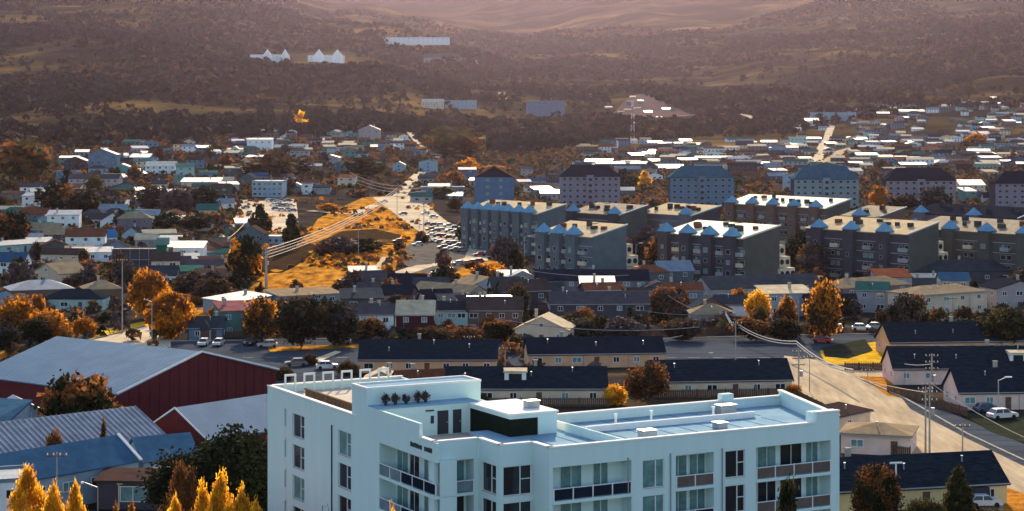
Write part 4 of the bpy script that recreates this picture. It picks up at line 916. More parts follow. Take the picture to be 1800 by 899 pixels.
H(112, 152, 300, 283, 275, 'gable', 'dark', 'steel', 'dark gabled house left of the large blue-grey gabled building')
H(98, 134, 330, 302, 298, 'flat', 'bluegrey', 'steel', 'tall blue-grey flat-roofed house below the dark gabled house', floors=3)
H(120, 208, 334, 314, 306, 'eave', 'mauve', 'purple', 'long pale mauve terrace with violet roof, left part of town', 'long pale mauve terrace', floors=2, nw=8)
H(201, 226, 305, 293, 288, 'gable', 'teal', 'steel', 'small teal shed below the large blue-grey gabled building', 'small teal shed')
H(202, 232, 280, 274, 270, 'mono', 'white', 'tin'); H(228, 262, 286, 277, 271, 'mono', 'grey', 'tin')
H(255, 308, 306, 292, 284, 'eave', 'white', 'tin', 'white two-storey house with shining roof right of the small teal shed', 'white shining-roofed house', nw=5, floors=2)
H(318, 386, 330, 320, 314, 'mono', 'beige', 'tin', 'long low beige building with shining roof edge')
H(305, 322, 325, 308, 303, 'flat', 'green', 'steel'); H(282, 320, 346, 338, 334, 'mono', 'blue', 'steel')
H(443, 496, 346, 320, 318, 'flat', 'blue', 'steel', 'wide pale blue industrial building above the hillside car park', 'wide pale blue industrial building', d=20, nw=6)
H(510, 530, 338, 326, 321, 'gable', 'blue', 'steel'); H(530, 548, 342, 324, 320, 'flat', 'white', 'steel'); H(550, 580, 342, 330, 325, 'eave', 'grey', 'slate')
H(434, 478, 266, 246, 243, 'mono', 'white', 'steel', 'white modern house on the slope left of the solitary yellow tree', 'white modern hillside house', floors=2, nw=4)
H(519, 540, 262, 255, 253, 'flat', 'white', 'tin'); H(406, 420, 272, 262, 257, 'gable', 'turq', 'steel')
H(690, 712, 302, 290, 284, 'gable', 'blue', 'steel', 'pale blue arched shed left of the pale blue box', nw=1)
H(736, 768, 303, 285, 281, 'gable', 'blue', 'blue', 'pale blue many-sided box building beside the orange bushes', 'pale blue box building', nw=1)
H(667, 688, 221, 217, 214, 'mono', 'white', 'red', 'small house with a bright red-edged white roof high on the slope', 'red-edged roof house')
H(630, 668, 246, 228, 220, 'gable', 'mauve', 'steel', 'mauve and white hillside house below the red-edged roof', nw=3, floors=2); H(664, 688, 266, 255, 251, 'flat', 'bluegrey', 'steel')
H(596, 612, 262, 254, 250, 'gable', 'mauve', 'steel'); H(575, 602, 272, 262, 259, 'flat', 'turq', 'steel')
H(740, 815, 345, 330, 322, 'flat', 'bluegrey', 'steel', 'wide blue-grey building left of the blue gable-ended tower'); H(785, 812, 352, 346, 341, 'mono', 'dark', 'tin')
H(950, 982, 352, 340, 335, 'mono', 'mauve', 'tin', 'small building with shining white roof left of the mauve tower')
H(925, 993, 204, 178, 173, 'flat', 'bluegrey', 'steel', 'large pale grey building alone at the forest edge, upper centre', 'large pale forest-edge building', d=20, floors=3, nw=7)
H(780, 838, 189, 177, 174, 'flat', 'blue', 'steel', 'long pale building at the forest edge left of centre', 'long pale forest building', d=15, nw=8)
H(742, 780, 189, 180, 174, 'eave', 'beige', 'tin', 'beige building adjoining the long pale forest building')
H(1425, 1505, 214, 198, 193, 'flat', 'blue', 'steel', 'big pale blue building at the top of the straight pale road', 'big pale blue hilltop building', d=25, nw=8)
H(1386, 1410, 200, 195, 191, 'mono', 'blue', 'steel'); H(1416, 1440, 222, 213, 208, 'mono', 'white', 'tin')
H(1389, 1418, 262, 242, 236, 'flat', 'turq', 'tin', 'pale turquoise three-storey building left of the straight pale road', 'turquoise three-storey building', floors=3, nw=4)
H(1378, 1396, 335, 308, 305, 'flat', 'blue', 'steel', 'narrow pale blue building left of the teal-roofed tower', floors=3)
H(1688, 1732, 340, 326, 317, 'mono', 'beige', 'tin', 'building with brilliant white roof between the two right-hand towers', 'brilliant white roof')
H(1582, 1626, 188+12, 196, 193, 'mono', 'grey', 'tin'); H(1686, 1700, 186, 179, 175, 'flat', 'white', 'steel')
W['bright'] = wallm('bright_white', (.85, .88, .88))
def chalet(u0, u1, vb, vw, vr, spec, label, lm):
    ro = H(u0, u1, vb, vw, vw-2, 'eave', 'white', 'steel', label, lm, floors=2, nw=5, name='lodge'); x, y, z = ground(u0, vb); s = F/y
    for (a, b) in spec:
        w = (b-a)/s; m = MB(); x0 = (a-u0)/s; h = (vb-vw)/s; r = (vw-vr)/s
        m.box(x0, -1.2, -3, x0+w, 4, h); m.hexa([(x0, -1.2, h), (x0+w, -1.2, h), (x0+w, 4, h), (x0, 4, h)], [(x0+w/2-.05, -1.2, h+r), (x0+w/2+.05, -1.2, h+r), (x0+w/2+.05, 4, h+r), (x0+w/2-.05, 4, h+r)]); m.build('gable_wing', W['bright'], ro)
chalet(440, 508, 108, 98, 87, [(462, 478), (494, 508)], 'white hillside lodge with two steep gables, left of its pair', 'left white hillside lodge')
chalet(541, 605, 109, 99, 87, [(551, 570), (583, 603)], 'white hillside lodge with two steep gables, right of its pair', 'right white hillside lodge')
H(673, 790, 77, 66, 63, 'flat', 'white', 'steel', 'very long white hotel high in the forest, topmost building', 'long white forest hotel', d=20, nw=14, floors=2, name='hotel')
H(745, 812, 110, 102, 93, 'hip', 'mauve', 'purple', 'wide mauve lodge below the long white forest hotel', 'wide mauve lodge', d=18, nw=7, name='lodge')
H(818, 841, 110, 107, 105, 'flat', 'grey', 'tin')

# green netted scaffold around a building site
x, y, z = ground(196, 478); s = F/y; w = 98/s; ro = empty('scaffolded_building', (x, y, 0)); h = 42/s
m = MB(); m.box(0, .8, 0, w, 10, h-.4); m.build('wall', W['dark'], ro)
for j in range(3): m = MB(); m.box(0, -.05, h*(.03+.46*j), w, .75, h*(.03+.46*j)+.12); m.build('scaffold_deck', STEELM, ro)
for i in range(7): m = MB(); m.tube((w*i/6, 0, 0), (w*i/6, 0, h+.4), .07, 5); m.build('scaffold_pole', STEELM, ro)
m = MB(); m.box(w-3.3, -.2, 0, w, -.12, h+.9); m.build('netting', mat('green_netting', (.02, .14, .09), .9, transl=.3), ro)
m = MB(); m.box(w-3.2, -.3, h+.9, w+.2, 3, h+3.0); m.build('site_box', W['green'], ro)
tag(ro, 'building site wrapped in scaffold poles and dark green netting', 'building'); landmark('green netted scaffold', 245, 458); occupy(x+w/2, y+5, w*.55)
# porch of the cottage
x, y = unp(352, 577, 2.6); ro = empty('porch', (x, y-1.6, 0)); m = MB(); m.hexa([(0, 0, 2.3), (2.4, 0, 2.3), (2.4, 1.5, 2.3), (0, 1.5, 2.3)], [(1.15, 0, 4.4), (1.25, 0, 4.4), (1.25, 1.5, 4.4), (1.15, 1.5, 4.4)]); m.build('porch_roof', RF['slate'], ro)
for xx in (.05, 2.25): m = MB(); m.box(xx, 0, 0, xx+.12, .12, 2.3); m.build('post', TRIM, ro)
m = MB(); m.box(.2, .6, 0, 2.2, .7, 2.3); m.build('front_panel', WOOD, ro); tag(ro, 'steep wooden gable porch on the front of the blue-grey cottage', 'porch')

# ------------------------------------------------------------------ trees one by one
for i, (u, vt, wp, D, m1) in enumerate(((50, 816, 56, 196, 'yellow'), (95, 844, 36, 192, 'yellow'), (132, 846, 36, 190, 'yellow'), (308, 870, 32, 186, 'yellow'), (357, 848, 42, 184, 'yellow'), (388, 830, 54, 182, 'yellow'), (425, 856, 44, 180, 'yellow'), (450, 872, 30, 178, 'yellow'), (204, 884, 20, 184, 'rust'), (232, 882, 24, 186, 'rust'), (690, 884, 34, 150, 'yellow'))):
    T(u, vt, wp, D=D, kind='poplar', m1=m1, m2='orange', label=['tallest yellow poplar, nearest the lower left corner', 'second yellow poplar from the left, beside the thin dark pole', 'third yellow poplar from the left, under the long hall wall', 'short yellow poplar, left end of the central cluster', 'yellow poplar, second in the central cluster before the dark tree', 'tallest yellow poplar of the central cluster before the dark tree', 'yellow poplar, right of the tallest in the central cluster', 'smallest yellow poplar, right end of the central cluster', 'rusty poplar tip, left one of two beneath the dark shed', 'rusty poplar tip, right one of two beneath the dark shed', 'yellow poplar tip in front of the white building balconies'][i])
T(365, 790, 210, D=214, kind='broad', m1='green', m2='green', label='massive dark tree in front of the smooth blue warehouse, left part', lm='massive dark tree')
T(440, 758, 210, D=212, kind='broad', m1='green', m2='green', label='massive dark tree with rusty top against the white building')
T(322, 818, 56, D=205, kind='broad', m1='rust', m2='brown', label='rusty orange tree at the left shoulder of the massive dark tree')
T(474, 776, 80, D=214, kind='broad', m1='rust', m2='orange', label='rusty tree squeezed between the massive dark tree and white wall')
for a in ((498, 650, 34, 668, 'dark low bush on the avenue edge behind the big barn'), (545, 628, 26, 642, 'small dark bush on the traffic verge, centre left'), (610, 640, 34, 660, 'dark bush behind the roof frames of the white building')): T(a[0], a[1]-8, a[2], a[3], kind='bush', m1='brown', m2='olive', label=a[4])
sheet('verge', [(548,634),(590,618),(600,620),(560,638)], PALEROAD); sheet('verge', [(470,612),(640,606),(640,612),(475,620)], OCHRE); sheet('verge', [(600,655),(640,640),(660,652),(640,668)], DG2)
K(520, 645, 12, 'grey', 'grey car crossing the wide avenue behind the big barn'); K(575, 650, 190, 'white', 'white car on the avenue behind the roof frames'); K(690, 612+3, 10, 'silver', 'silver car on the avenue behind the long peach house'); K(1120, 606, 8, 'black', 'black car on the avenue behind the navy-roofed peach house')
T(300, 850, 60, D=195, kind='bush', m1='rust', m2='green', label='rusty green bush between dark shed and central poplars')
T(138, 656, 125, D=270, kind='broad', m1='green', m2='rust', label='dark spreading tree in front of the big dark red barn', lm='dark tree before the barn')
T(165, 668, 60, D=272, kind='round', m1='rust', m2='orange', label='rusty crown at the right side of the dark barn tree')
T(95, 757, 34, D=246, kind='round', m1='rust', m2='brown', label='small rusty round tree poking over the long hall roof'); T(182, 738, 20, D=248, kind='conifer', m1='rust', m2='brown', label='small narrow rusty tree poking over the long hall roof')
T(1540, 818, 92, D=222, kind='round', m1='green', m2='rust', label='dark round tree with rusty top before the long yellow house', lm='rusty-topped round tree'); T(1685, 816, 58, D=222, kind='conifer', m1='olive', m2='green', label='olive pointed tree before the long yellow house'); T(1625, 868, 80, D=218, kind='bush', m1='olive', m2='green', label='olive bush between the two dark trees, lower right'); T(1740, 884, 90, D=216, kind='bush', m1='brown', m2='green', label='dark bush at the right end of the long yellow house')
T(1385, 832, 88, D=160, kind='conifer', m1='green', m2='olive', label='dark conifer in front of the brown balconies of the white building'); T(572, 862, 46, D=155, kind='bush', m1='green', m2='mauve', label='dark bush against the left face of the white building')
T(262, 474, 66, 560, kind='round', m1='orange', m2='rust', label='big round orange tree right of the tall concrete pole', lm='big round orange tree'); T(300, 506, 58, 596, kind='poplar', m1='orange', m2='rust', label='egg-shaped orange tree at the end of the pale road', lm='egg-shaped orange tree')
T(84, 546, 74, 606, kind='round', m1='orange', m2='rust', label='rusty orange tree by the road beneath the turquoise bungalow'); T(30, 520, 70, 600, kind='round', m1='rust', m2='orange', label='rusty tree at the left picture edge beneath the blue roof'); T(148, 553, 40, 592, kind='bush', m1='orange', m2='rust', label='orange bush in front of the turquoise bungalow'); T(66, 518, 26, 560, kind='round', m1='orange', m2='rust', label='small bright orange tree at the bungalow corner')
T(430, 420, 56, 500, kind='round', m1='green', m2='orange', label='dark olive tree with orange rim left of the concrete pylon', lm='orange-rimmed dark tree'); T(460, 525, 66, 600, kind='round', m1='brown', m2='orange', label='brown round tree right of the green clad house', lm='brown round tree'); T(530, 522, 92, 612, kind='broad', m1='green', m2='brown', label='large dark tree beside the avenue, centre left', lm='large dark avenue tree'); T(595, 530, 70, 608, kind='round', m1='green', m2='mauve', label='dark tree between the large avenue tree and the white house')
T(457, 358, 36, 412, kind='conifer', m1='green', m2='brown', label='dark conifer standing in the hillside car park', lm='car park conifer'); T(512, 376, 30, 440, kind='conifer', m1='green', m2='olive', label='dark tree at the right rim of the hillside car park'); T(742, 408, 24, 430, kind='round', m1='brown', m2='green', label='small round dark tree at the corner of the crowded car park'); T(702, 424, 22, 442, kind='round', m1='brown', m2='rust', label='small dark tree on the ochre bank left of the car park')
T(782, 470, 46, 508, kind='round', m1='green', m2='brown', label='dark round tree on the ochre slope above the glazed gable'); T(860, 462, 60, 486, kind='bush', m1='orange', m2='brown', label='orange thicket above the glazed blue gable'); T(578, 356, 36, 372, kind='bush', m1='orange', m2='rust', label='orange bush left of the big pale junction'); T(527, 198, 20, 230, kind='poplar', m1='yellow', m2='orange', label='solitary bright yellow tree high on the forest slope', lm='solitary yellow tree')
T(820, 276, 36, 300, kind='bush', m1='orange', m2='rust'); T(862, 290, 50, 303, kind='bush', m1='orange', m2='rust'); T(800, 300, 30, 318, kind='bush', m1='rust', m2='orange')
T(1448, 496, 62, 600, kind='round', m1='brown', m2='orange', label='round orange-topped tree above the parked cars', lm='round orange-topped tree'); T(1332, 512, 44, 570, kind='round', m1='orange', m2='yellow', label='bright orange tree right of the tan hip-roofed house', lm='bright orange tree'); T(1384, 522, 34, 590, kind='round', m1='brown', m2='orange', label='brown orange-tipped tree between two orange-topped ones'); T(1300, 505, 30, 540, kind='bush', m1='rust', m2='orange')
T(1140, 640, 74, 712, kind='broad', m1='brown', m2='rust', label='brown leafless-looking tree between the two beige row houses', lm='brown tree between row houses'); T(1170, 505, 62, 560, kind='round', m1='mauve', m2='rust'); T(1255, 330, 60, 362, kind='broad', m1='mauve', m2='green', label='dark bush in front of the blue hip-roofed tower'); T(1645, 330, 50, 372, kind='round', m1='green', m2='mauve', label='dark tree before the black-roofed mauve tower'); T(1590, 340, 50, 370, kind='bush', m1='green', m2='brown'); T(1545, 328, 30, 368, kind='round', m1='orange', m2='rust', label='orange tree between the teal-roofed and black-roofed towers'); T(1134, 300, 22, 330, kind='conifer', m1='yellow', m2='orange', label='golden conical tree right of the mauve tower')
T(1716, 232, 34, 254, kind='bush', m1='orange', m2='rust', label='orange thicket at the upper right part of town'); T(1760, 545, 90, 620, kind='broad', m1='green', m2='olive', label='dark tree mass beneath the mauve edge house'); T(1590, 520, 60, 600, kind='broad', m1='green', m2='mauve')
for (u, vt, wp, vb) in ((40, 250, 90, 330), (100, 325, 70, 372), (150, 335, 60, 378), (20, 375, 60, 430), (190, 340, 50, 372), (270, 330, 60, 372), (310, 335, 50, 378), (355, 330, 50, 372), (300, 375, 50, 405), (345, 378, 50, 408), (470, 272, 90, 316), (515, 275, 60, 312), (640, 280, 70, 310), (800, 225, 110, 276), (760, 215, 60, 262), (870, 400, 60, 440), (890, 420, 50, 470), (850, 385, 40, 415), (1130, 400, 60, 460), (1160, 420, 50, 480), (1405, 410, 50, 470), (1430, 430, 50, 490), (640, 420, 60, 442), (600, 418, 60, 445), (570, 425, 40, 448), (375, 490, 60, 530), (340, 480, 60, 522), (1100, 300, 40, 340), (780, 330, 40, 350), (800, 350, 26, 372), (912, 500, 40, 560), (880, 560, 60, 600), (1090, 560, 80, 600), (1030, 560, 70, 596), (1200, 560, 70, 600), (1320, 560, 60, 600), (1380, 560, 60, 600), (650, 560, 60, 600), (760, 575, 60, 604), (820, 575, 60, 606), (1680, 560, 80, 596), (60, 560, 60, 612), (10, 570, 50, 622)):
    T(u, vt, wp, vb, kind=rnd.choice(('round', 'broad', 'round')), m1=rnd.choice(('green', 'brown', 'green', 'olive', 'mauve')), m2=rnd.choice(('brown', 'rust', 'olive', 'mauve')))

# ------------------------------------------------------------------ poles, masts, lines
pole(215, 587, 455, 'tall concrete pole with crossarm beside the pale road, left', 'cross', .17, lm='tall concrete pole')
pole(267, 604, 530, 'street lamp at the end of the pale road, left', 'lamp')
t1 = pole(468, 516, 436, 'thick concrete pylon carrying cables across the ochre slope', 'double', .45, lm='concrete pylon')
t2 = pole(698, 385, 330, 'pole at the upper left corner of the sloping car park', 'cross', lm='car park corner pole')
pole(630, 450, 396, 'pole standing in the dark hollow of the ochre slope', 'cross')
pole(745, 408, 352, 'double-armed pole on the edge of the crowded car park', 'double', .16); pole(737, 405, 378, 'short lamp left of the double-armed car park pole', 'lamp')
pole(807, 425, 398, 'short lamp beside the cars in the sloping car park', 'lamp')
pole(922, 478, 418, 'lamp post in front of the seven-pyramid block', 'lamp')
pole(1293, 690, 565, 'tall pole rising behind the beige row house by the gravel road', 'cross'); pole(1357, 590, 520, 'pale pole right of the bright orange tree', 'cross', .18); pole(1404, 592, 528, 'street lamp beside the round orange-topped tree', 'lamp')
pole(1404, 692, 615, 'thick wooden pole at the left kerb of the gravel road', 'double', .17); pole(1423, 690, 625, 'thin pole just right of the thick wooden pole', 'cross', .1)
pole(1627, 800, 680, 'left one of two close poles on the gravel road', 'cross', .16, lm='two close poles'); pole(1634, 800, 672, 'right one of two close poles on the gravel road', 'double', .16)
pole(1638, 700, 622, 'pole with lamp arm in front of the pink black-roofed house', 'double', .2); pole(1692, 800, 745, 'short pole right of the two close poles', 'cross'); pole(1525, 672, 648, 'small pole beside the yellow lawn', 'cross', .08); pole(1755, 735, 668, 'lamp post beside the white SUV', 'lamp')
pole(100, None, 795, 'thin dark pole behind the second poplar', 'cross', .12, D=205); pole(172, None, 856, 'curved lamp post left of the dark shed', 'lamp', .07, D=196)
pole(888, 660, 610, 'pale pole behind the dormered beige row house', 'cross'); pole(825, 640, 590, 'thin pole behind the long peach house', 'cross', .1); pole(1580, 470, 430, 'lamp post before the rightmost pyramid block', 'lamp'); pole(1675, 572, 522, 'pole in front of the broad tan-roofed house', 'cross'); pole(1118, 470, 430, 'lamp post near the brightest-roofed block', 'lamp'); pole(352, 520, 485, 'thin pole on the scrubby slope left of centre', 'cross'); pole(1213, 505, 470, 'lamp at the head of the long stair rails', 'lamp')
for i, dz in enumerate((0, .9, 1.8, 2.7)):
    cable((t1[0], t1[1], t1[2]-.3-dz*.9), (t2[0], t2[1], t2[2]-.3-dz), ['topmost', 'second', 'third', 'lowest'][i]+' of four sunlit cables between the pylon and the car park corner pole', 2.5, .10, group='cables over the ochre slope')
q0 = up(615, 303, 1000)
for i in range(3):
    cable((q0[0], q0[1], q0[2]-i*2), (t2[0]+6+i*2, t2[1]+60, t2[2]-1-i*1.4), ['upper', 'middle', 'lower'][i]+' of three cables running down to the car park from the upper left', 3, .16, group='cables down to the car park')
pp = [up(1275, 548, 420), up(1300, 572, 405), up(1400, 600, 372), up(1500, 650, 330)]
for i, dz in enumerate((0, .5)):
    for a, b, w_ in zip(pp[:-1], pp[1:], ('far', 'middle', 'near')): cable((a[0], a[1], a[2]-dz), (b[0], b[1], b[2]-dz), f"{w_} span of the {['upper','lower'][i]} thick cable descending to the gravel road", 1.0, .11, group='thick cable to the gravel road')
cable(up(915, 600, 380), up(1190, 592, 380), 'sagging cable across the avenue behind the navy-roofed peach house', 1.6, .10); cable(up(925, 475, 500), up(1105, 484, 500), 'cable below the three-pyramid block', .8, .10); cable(up(870, 560, 400), up(1230, 575, 395), 'upper sagging cable over the avenue, centre', 1.5, .09); cable(up(900, 612, 370), up(1200, 590, 372), 'lower sagging cable over the avenue, centre', 1.6, .09)
cable(up(1175, 520, 440), up(1225, 545, 430), 'short bright cable left of the tan hip-roofed grey house', .3, .07); cable(up(1100, 540, 440), up(1255, 552, 430), 'long thin cable reaching the tan hip-roofed grey house', .8, .06); cable(up(250, 410, 640), up(345, 405, 640), 'cable left of the hillside road', 1.0, .08); cable(up(400, 420, 640), up(452, 360, 760), 'cable climbing beside the hillside car park', 1.5, .08)
cable(up(1590, 640, 320), up(1638, 640, 310), 'short cable at the pink gable', .2, .05); cable(up(1440, 640, 330), up(1627, 690, 250), 'upper cable over the gravel road', .6, .045); cable(up(1634, 672, 250), up(1850, 790, 215), 'upper cable from the two close poles to the right edge', .6, .04)
# lattice mast
def mast(u, vb, vt, label, lm, w=3.2):
    x, y, z = ground(u, vb); h = HC-(vt-VH)*y/F - z; ro = empty('radio_mast', (x, y, z)); n = 8
    RM = mat('mast_red', (.35, .12, .1), .6)
    for k in range(n):
        m = MB(); a, b = w*(1-.7*k/n)/2, w*(1-.7*(k+1)/n)/2; z0, z1 = h*k/n, h*(k+1)/n
        c0 = [(-a, -a), (a, -a), (a, a), (-a, a)]; c1 = [(-b, -b), (b, -b), (b, b), (-b, b)]
        for i in range(4): j = (i+1) % 4; m.tube((*c0[i], z0), (*c1[i], z1), .15, 4); m.tube((*c0[i], z0), (*c1[j], z1), .09, 4); m.tube((*c1[i], z1), (*c1[j], z1), .09, 4)
        m.build('lattice_section', TRIM if k % 2 else RM, ro)
    for k in range(3): m = MB(); m.tube((w*.35, -.8, h*(.55+.15*k)), (w*.35, -1.6, h*(.55+.15*k)), 1.0, 10); m.build('dish', TRIM, ro)
    tag(ro, label, 'mast'); landmark(lm, u, vb)
mast(1112, 262, 178, 'tall lattice radio mast with dishes behind the town, right of centre', 'tall radio mast', 4.5)
mast(1084, 270, 247, 'small mast left of the tall radio mast', 'small mast', 2.5)

# ------------------------------------------------------------------ cars one by one, then the car parks
K(1762, 738, 200, 'white', 'white SUV parked beneath the pink-beige house at right', sc=1.12); K(1735, 726, 195, 'blue', 'dark blue car behind the white SUV'); landmark('white SUV', 1762, 735)
for u, v, c, a, l in ((1424, 584, 'grey', 80, 'grey car, leftmost in the row beneath the orange-topped tree'), (1453, 586, 'silver', 80, 'silver car, second in the row beneath the orange-topped tree'), (1474, 583, 'grey', 85, 'grey car, third in the row beneath the orange-topped tree'), (1514, 582, 'white', 170, 'white car parked sideways right of the orange-topped tree'), (1541, 580, 'silver', 170, 'silver car at the right end of the row beneath the broad roof'), (1446, 604, 'red', 160, 'small car on the avenue below the row of parked cars')):
    K(u, v, a, c, l)
K(358, 609, 85, 'white', 'white van-like car in front of the blue-grey cottage'); K(384, 609, 85, 'white', 'white car in front of the green clad house'); K(470, 612, 10, 'silver', 'silver car on the avenue beneath the brown round tree'); K(440, 608, 80, 'black', 'black car parked between green house and brown tree'); K(600, 607, 5, 'grey', 'grey car on the avenue beneath the dark trees')
K(1730, 893, 185, 'white', 'white car half hidden at the yellow house corner'); K(675, 358, 5, 'silver', 'silver car at the top of the sloping road'); K(708, 380, 20, 'grey', 'grey car driving down the sloping road'); K(516, 395, 10, 'silver', 'silver car at the lower rim of the hillside car park')
n = 0
for row, (ua, va, ub, vb_, k) in enumerate(((752, 398, 788, 402, 4), (756, 408, 800, 412, 5), (758, 418, 812, 424, 6), (766, 428, 806, 436, 5), (780, 440, 812, 446, 4), (800, 404, 842, 418, 4), (826, 424, 852, 436, 3), (748, 380, 762, 386, 2), (842, 454, 882, 448, 4), (806, 470, 840, 466, 4), (732, 494, 790, 482, 4), (700, 430, 735, 436, 2), (852, 442, 880, 436, 2))):
    for i in range(k):
        t = i/max(1, k-1); u, v = ua+(ub-ua)*t+rnd.uniform(-1.5, 1.5), va+(vb_-va)*t+rnd.uniform(-1, 1); K(u, v, rnd.choice((15, 20, 195))+rnd.uniform(-6, 6), rnd.choice(('white', 'silver', 'grey', 'black', 'grey', 'blue', 'black', 'red')), group='cars in and around the crowded sloping car park')
landmark('crowded sloping car park', 790, 420); landmark('hillside car park', 470, 380)
for row, (ua, va, ub, vb_, k) in enumerate(((474, 357, 504, 357, 5), (480, 363, 512, 365, 5), (486, 371, 514, 374, 4), (432, 368, 440, 378, 2))):
    for i in range(k):
        t = i/max(1, k-1); K(ua+(ub-ua)*t+rnd.uniform(-1, 1), va+(vb_-va)*t+rnd.uniform(-1, 1), rnd.choice((10, 190))+rnd.uniform(-5, 5), rnd.choice(('white', 'silver', 'grey', 'blue')), group='cars in the hillside car park')

# ------------------------------------------------------------------ the rest of the town, each house its own object
for u_, v_ in ((340,550),(368,540),(395,532),(425,524),(455,508),(500,497),(550,492),(600,484),(640,478),(520,480),(700,500),(330,560)):
    g_ = ground(u_, v_); occupy(g_[0], g_[1], 5)
FAR = MB(); FARM = []
def fmi(m):
    if m not in FARM: FARM.append(m)
    return FARM.index(m)
def townhouse(u, v, wpx, lit=False, stuff=False):
    x, y, z = ground(u, v)
    w = wpx*y/F; d = rnd.uniform(6, 9)
    if y > 1900: w *= .9
    if not free(x+w/2, y+d/2, max(w, d)*(.28 if stuff else .38)): return False
    kind = rnd.choice(('eave', 'eave', 'eave', 'gable', 'mono', 'hip', 'mono')); 
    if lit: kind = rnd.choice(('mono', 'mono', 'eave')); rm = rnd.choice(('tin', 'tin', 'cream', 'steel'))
    else: rm = rnd.choice(('slate', 'steel', 'brown', 'purple', 'rust', 'green', 'navy', 'slate', 'tan', 'blue', 'brown'))
    wm = rnd.choice(('grey', 'mauve', 'bluegrey', 'purple', 'white', 'brown', 'bluegrey', 'beige', 'dark', 'green', 'slate', 'olive', 'slate', 'white', 'cream', 'grey', 'blue', 'turq'))
    h = rnd.choice((2.8, 2.8, 3.2, 5.4)); rise = {'mono': d*math.tan(R(rnd.uniform(9, 14))), 'eave': rnd.uniform(1.2, 2.0) if lit else rnd.uniform(1.5, 2.6), 'gable': rnd.uniform(1.6, 2.8), 'hip': rnd.uniform(1.4, 2.2)}[kind]
    if stuff:
        occupy(x+w/2, y+d/2, max(w, d)*.42); a = R(rnd.uniform(-14, 22)); ca, sa = math.cos(a), math.sin(a); w = max(w, 5)
        for src, k_ in ((wall_mb(w, d, h, rise, kind), fmi(W[wm])), (roof_mb(w, d, h, rise, kind), fmi(RF[rm]))):
            b = len(FAR.v); FAR.v += [(x+ca*p[0]-sa*p[1], y+sa*p[0]+ca*p[1], z+p[2]) for p in src.v]; FAR.f += [tuple(b+i for i in f) for f in src.f]; FAR.m += [k_]*len(src.f)
        kg = fmi(GLASS)
        for fl in range(max(1, round(h/2.8))):
            for i in range(max(1, int(w/3.2))):
                xx = w*(i+.5)/max(1, int(w/3.2)); zz = 1.0+fl*2.7; FAR.face([(x+ca*(xx+p)+sa*.03, y+sa*(xx+p)-ca*.03, z+zz+q_) for p, q_ in ((-.6, 0), (.6, 0), (.6, 1.1), (-.6, 1.1))], kg)
        return True
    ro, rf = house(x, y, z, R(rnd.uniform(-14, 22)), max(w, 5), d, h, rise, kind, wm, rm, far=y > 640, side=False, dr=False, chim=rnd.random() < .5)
    later(ro, f"{CN[wm]} house, {RN[rm]} {KN[kind]} roof", 'house', u+wpx/2, v, 'houses of the town behind')
    return True
def fill(n, u0, u1, v0, v1, wa, wb, lit=.3, stuff=False):
    c = t = 0
    while c < n and t < n*12:
        t += 1; u = rnd.uniform(u0, u1); v = rnd.uniform(v0, v1); s = F/ground(u, v)[1]
        if townhouse(u, v, rnd.uniform(wa, wb)*s, lit=rnd.random() < lit, stuff=stuff): c += 1
fill(8, 230, 390, 470, 505, 8, 14, .1); fill(20, 880, 1260, 500, 566, 8, 13, .08); fill(12, 600, 900, 500, 580, 7, 12, .1); fill(10, 1280, 1660, 515, 560, 7, 12, .12)
fill(56, -10, 420, 345, 470, 8, 14, .3); fill(12, 1020, 1400, 305, 345, 8, 15, .4); fill(8, 1680, 1760, 330, 360, 7, 12, .4); fill(12, 900, 1010, 295, 350, 8, 15, .3); fill(6, 700, 830, 305, 360, 8, 14, .3)
fill(22, 400, 740, 275, 345, 8, 16, .2); fill(14, 90, 420, 300, 345, 8, 16, .2); fill(14, 1400, 1800, 285, 312, 9, 20, .4)
fill(120, 1010, 1400, 250, 305, 9, 24, .5, True); fill(85, 1400, 1800, 250, 300, 9, 22, .45, True); fill(140, 1480, 1800, 188, 258, 9, 22, .25, True); fill(16, 1380, 1470, 222, 290, 9, 15, .4, True)
fill(48, 90, 420, 252, 300, 8, 16, .3, True); fill(60, 400, 740, 235, 280, 8, 16, .2, True); fill(16, 1000, 1180, 165, 215, 9, 13, .5, True); fill(12, 560, 760, 222, 262, 8, 14, .2, True); fill(16, 1480, 1800, 178, 196, 9, 15, .2, True)
tag(FAR.build('distant_houses', FARM), kind='stuff')

def filltrees(n, u0, u1, v0, v1, h0, h1, cols, kinds=('round', 'broad', 'bush')):
    c = t = 0
    while c < n and t < n*10:
        t += 1; x, y, z = ground(rnd.uniform(u0, u1), rnd.uniform(v0, v1)); h = rnd.uniform(h0, h1); w = h*rnd.uniform(.7, 1.1)
        if not free(x, y, w*.25): continue
        u, v = proj(x, y, z); k = rnd.choice(kinds); m1 = rnd.choice(cols); m2 = rnd.choice(('brown', 'rust', 'olive', 'mauve'))
        tree_at(x, y, z, h*(.6 if k == 'bush' else 1), w, k, m1, m2, 1 if y < 650 else 0, u, v, group='trees among the houses'); c += 1
DK = ('green', 'brown', 'mauve', 'green', 'olive', 'rust', 'green')
filltrees(38, 890, 1700, 450, 500, 4, 8, DK); filltrees(46, 1000, 1800, 215, 350, 4, 9, DK); filltrees(50, 60, 820, 255, 350, 5, 10, DK); filltrees(45, 0, 440, 350, 530, 4, 8, DK); filltrees(26, 860, 1300, 490, 600, 3, 7, DK); filltrees(22, 1280, 1800, 505, 600, 3, 7, DK); filltrees(16, 600, 900, 500, 600, 3, 6, DK); filltrees(14, 450, 740, 470, 540, 2, 4, ('brown', 'rust', 'olive')); filltrees(16, 780, 1000, 390, 475, 3, 7, DK)

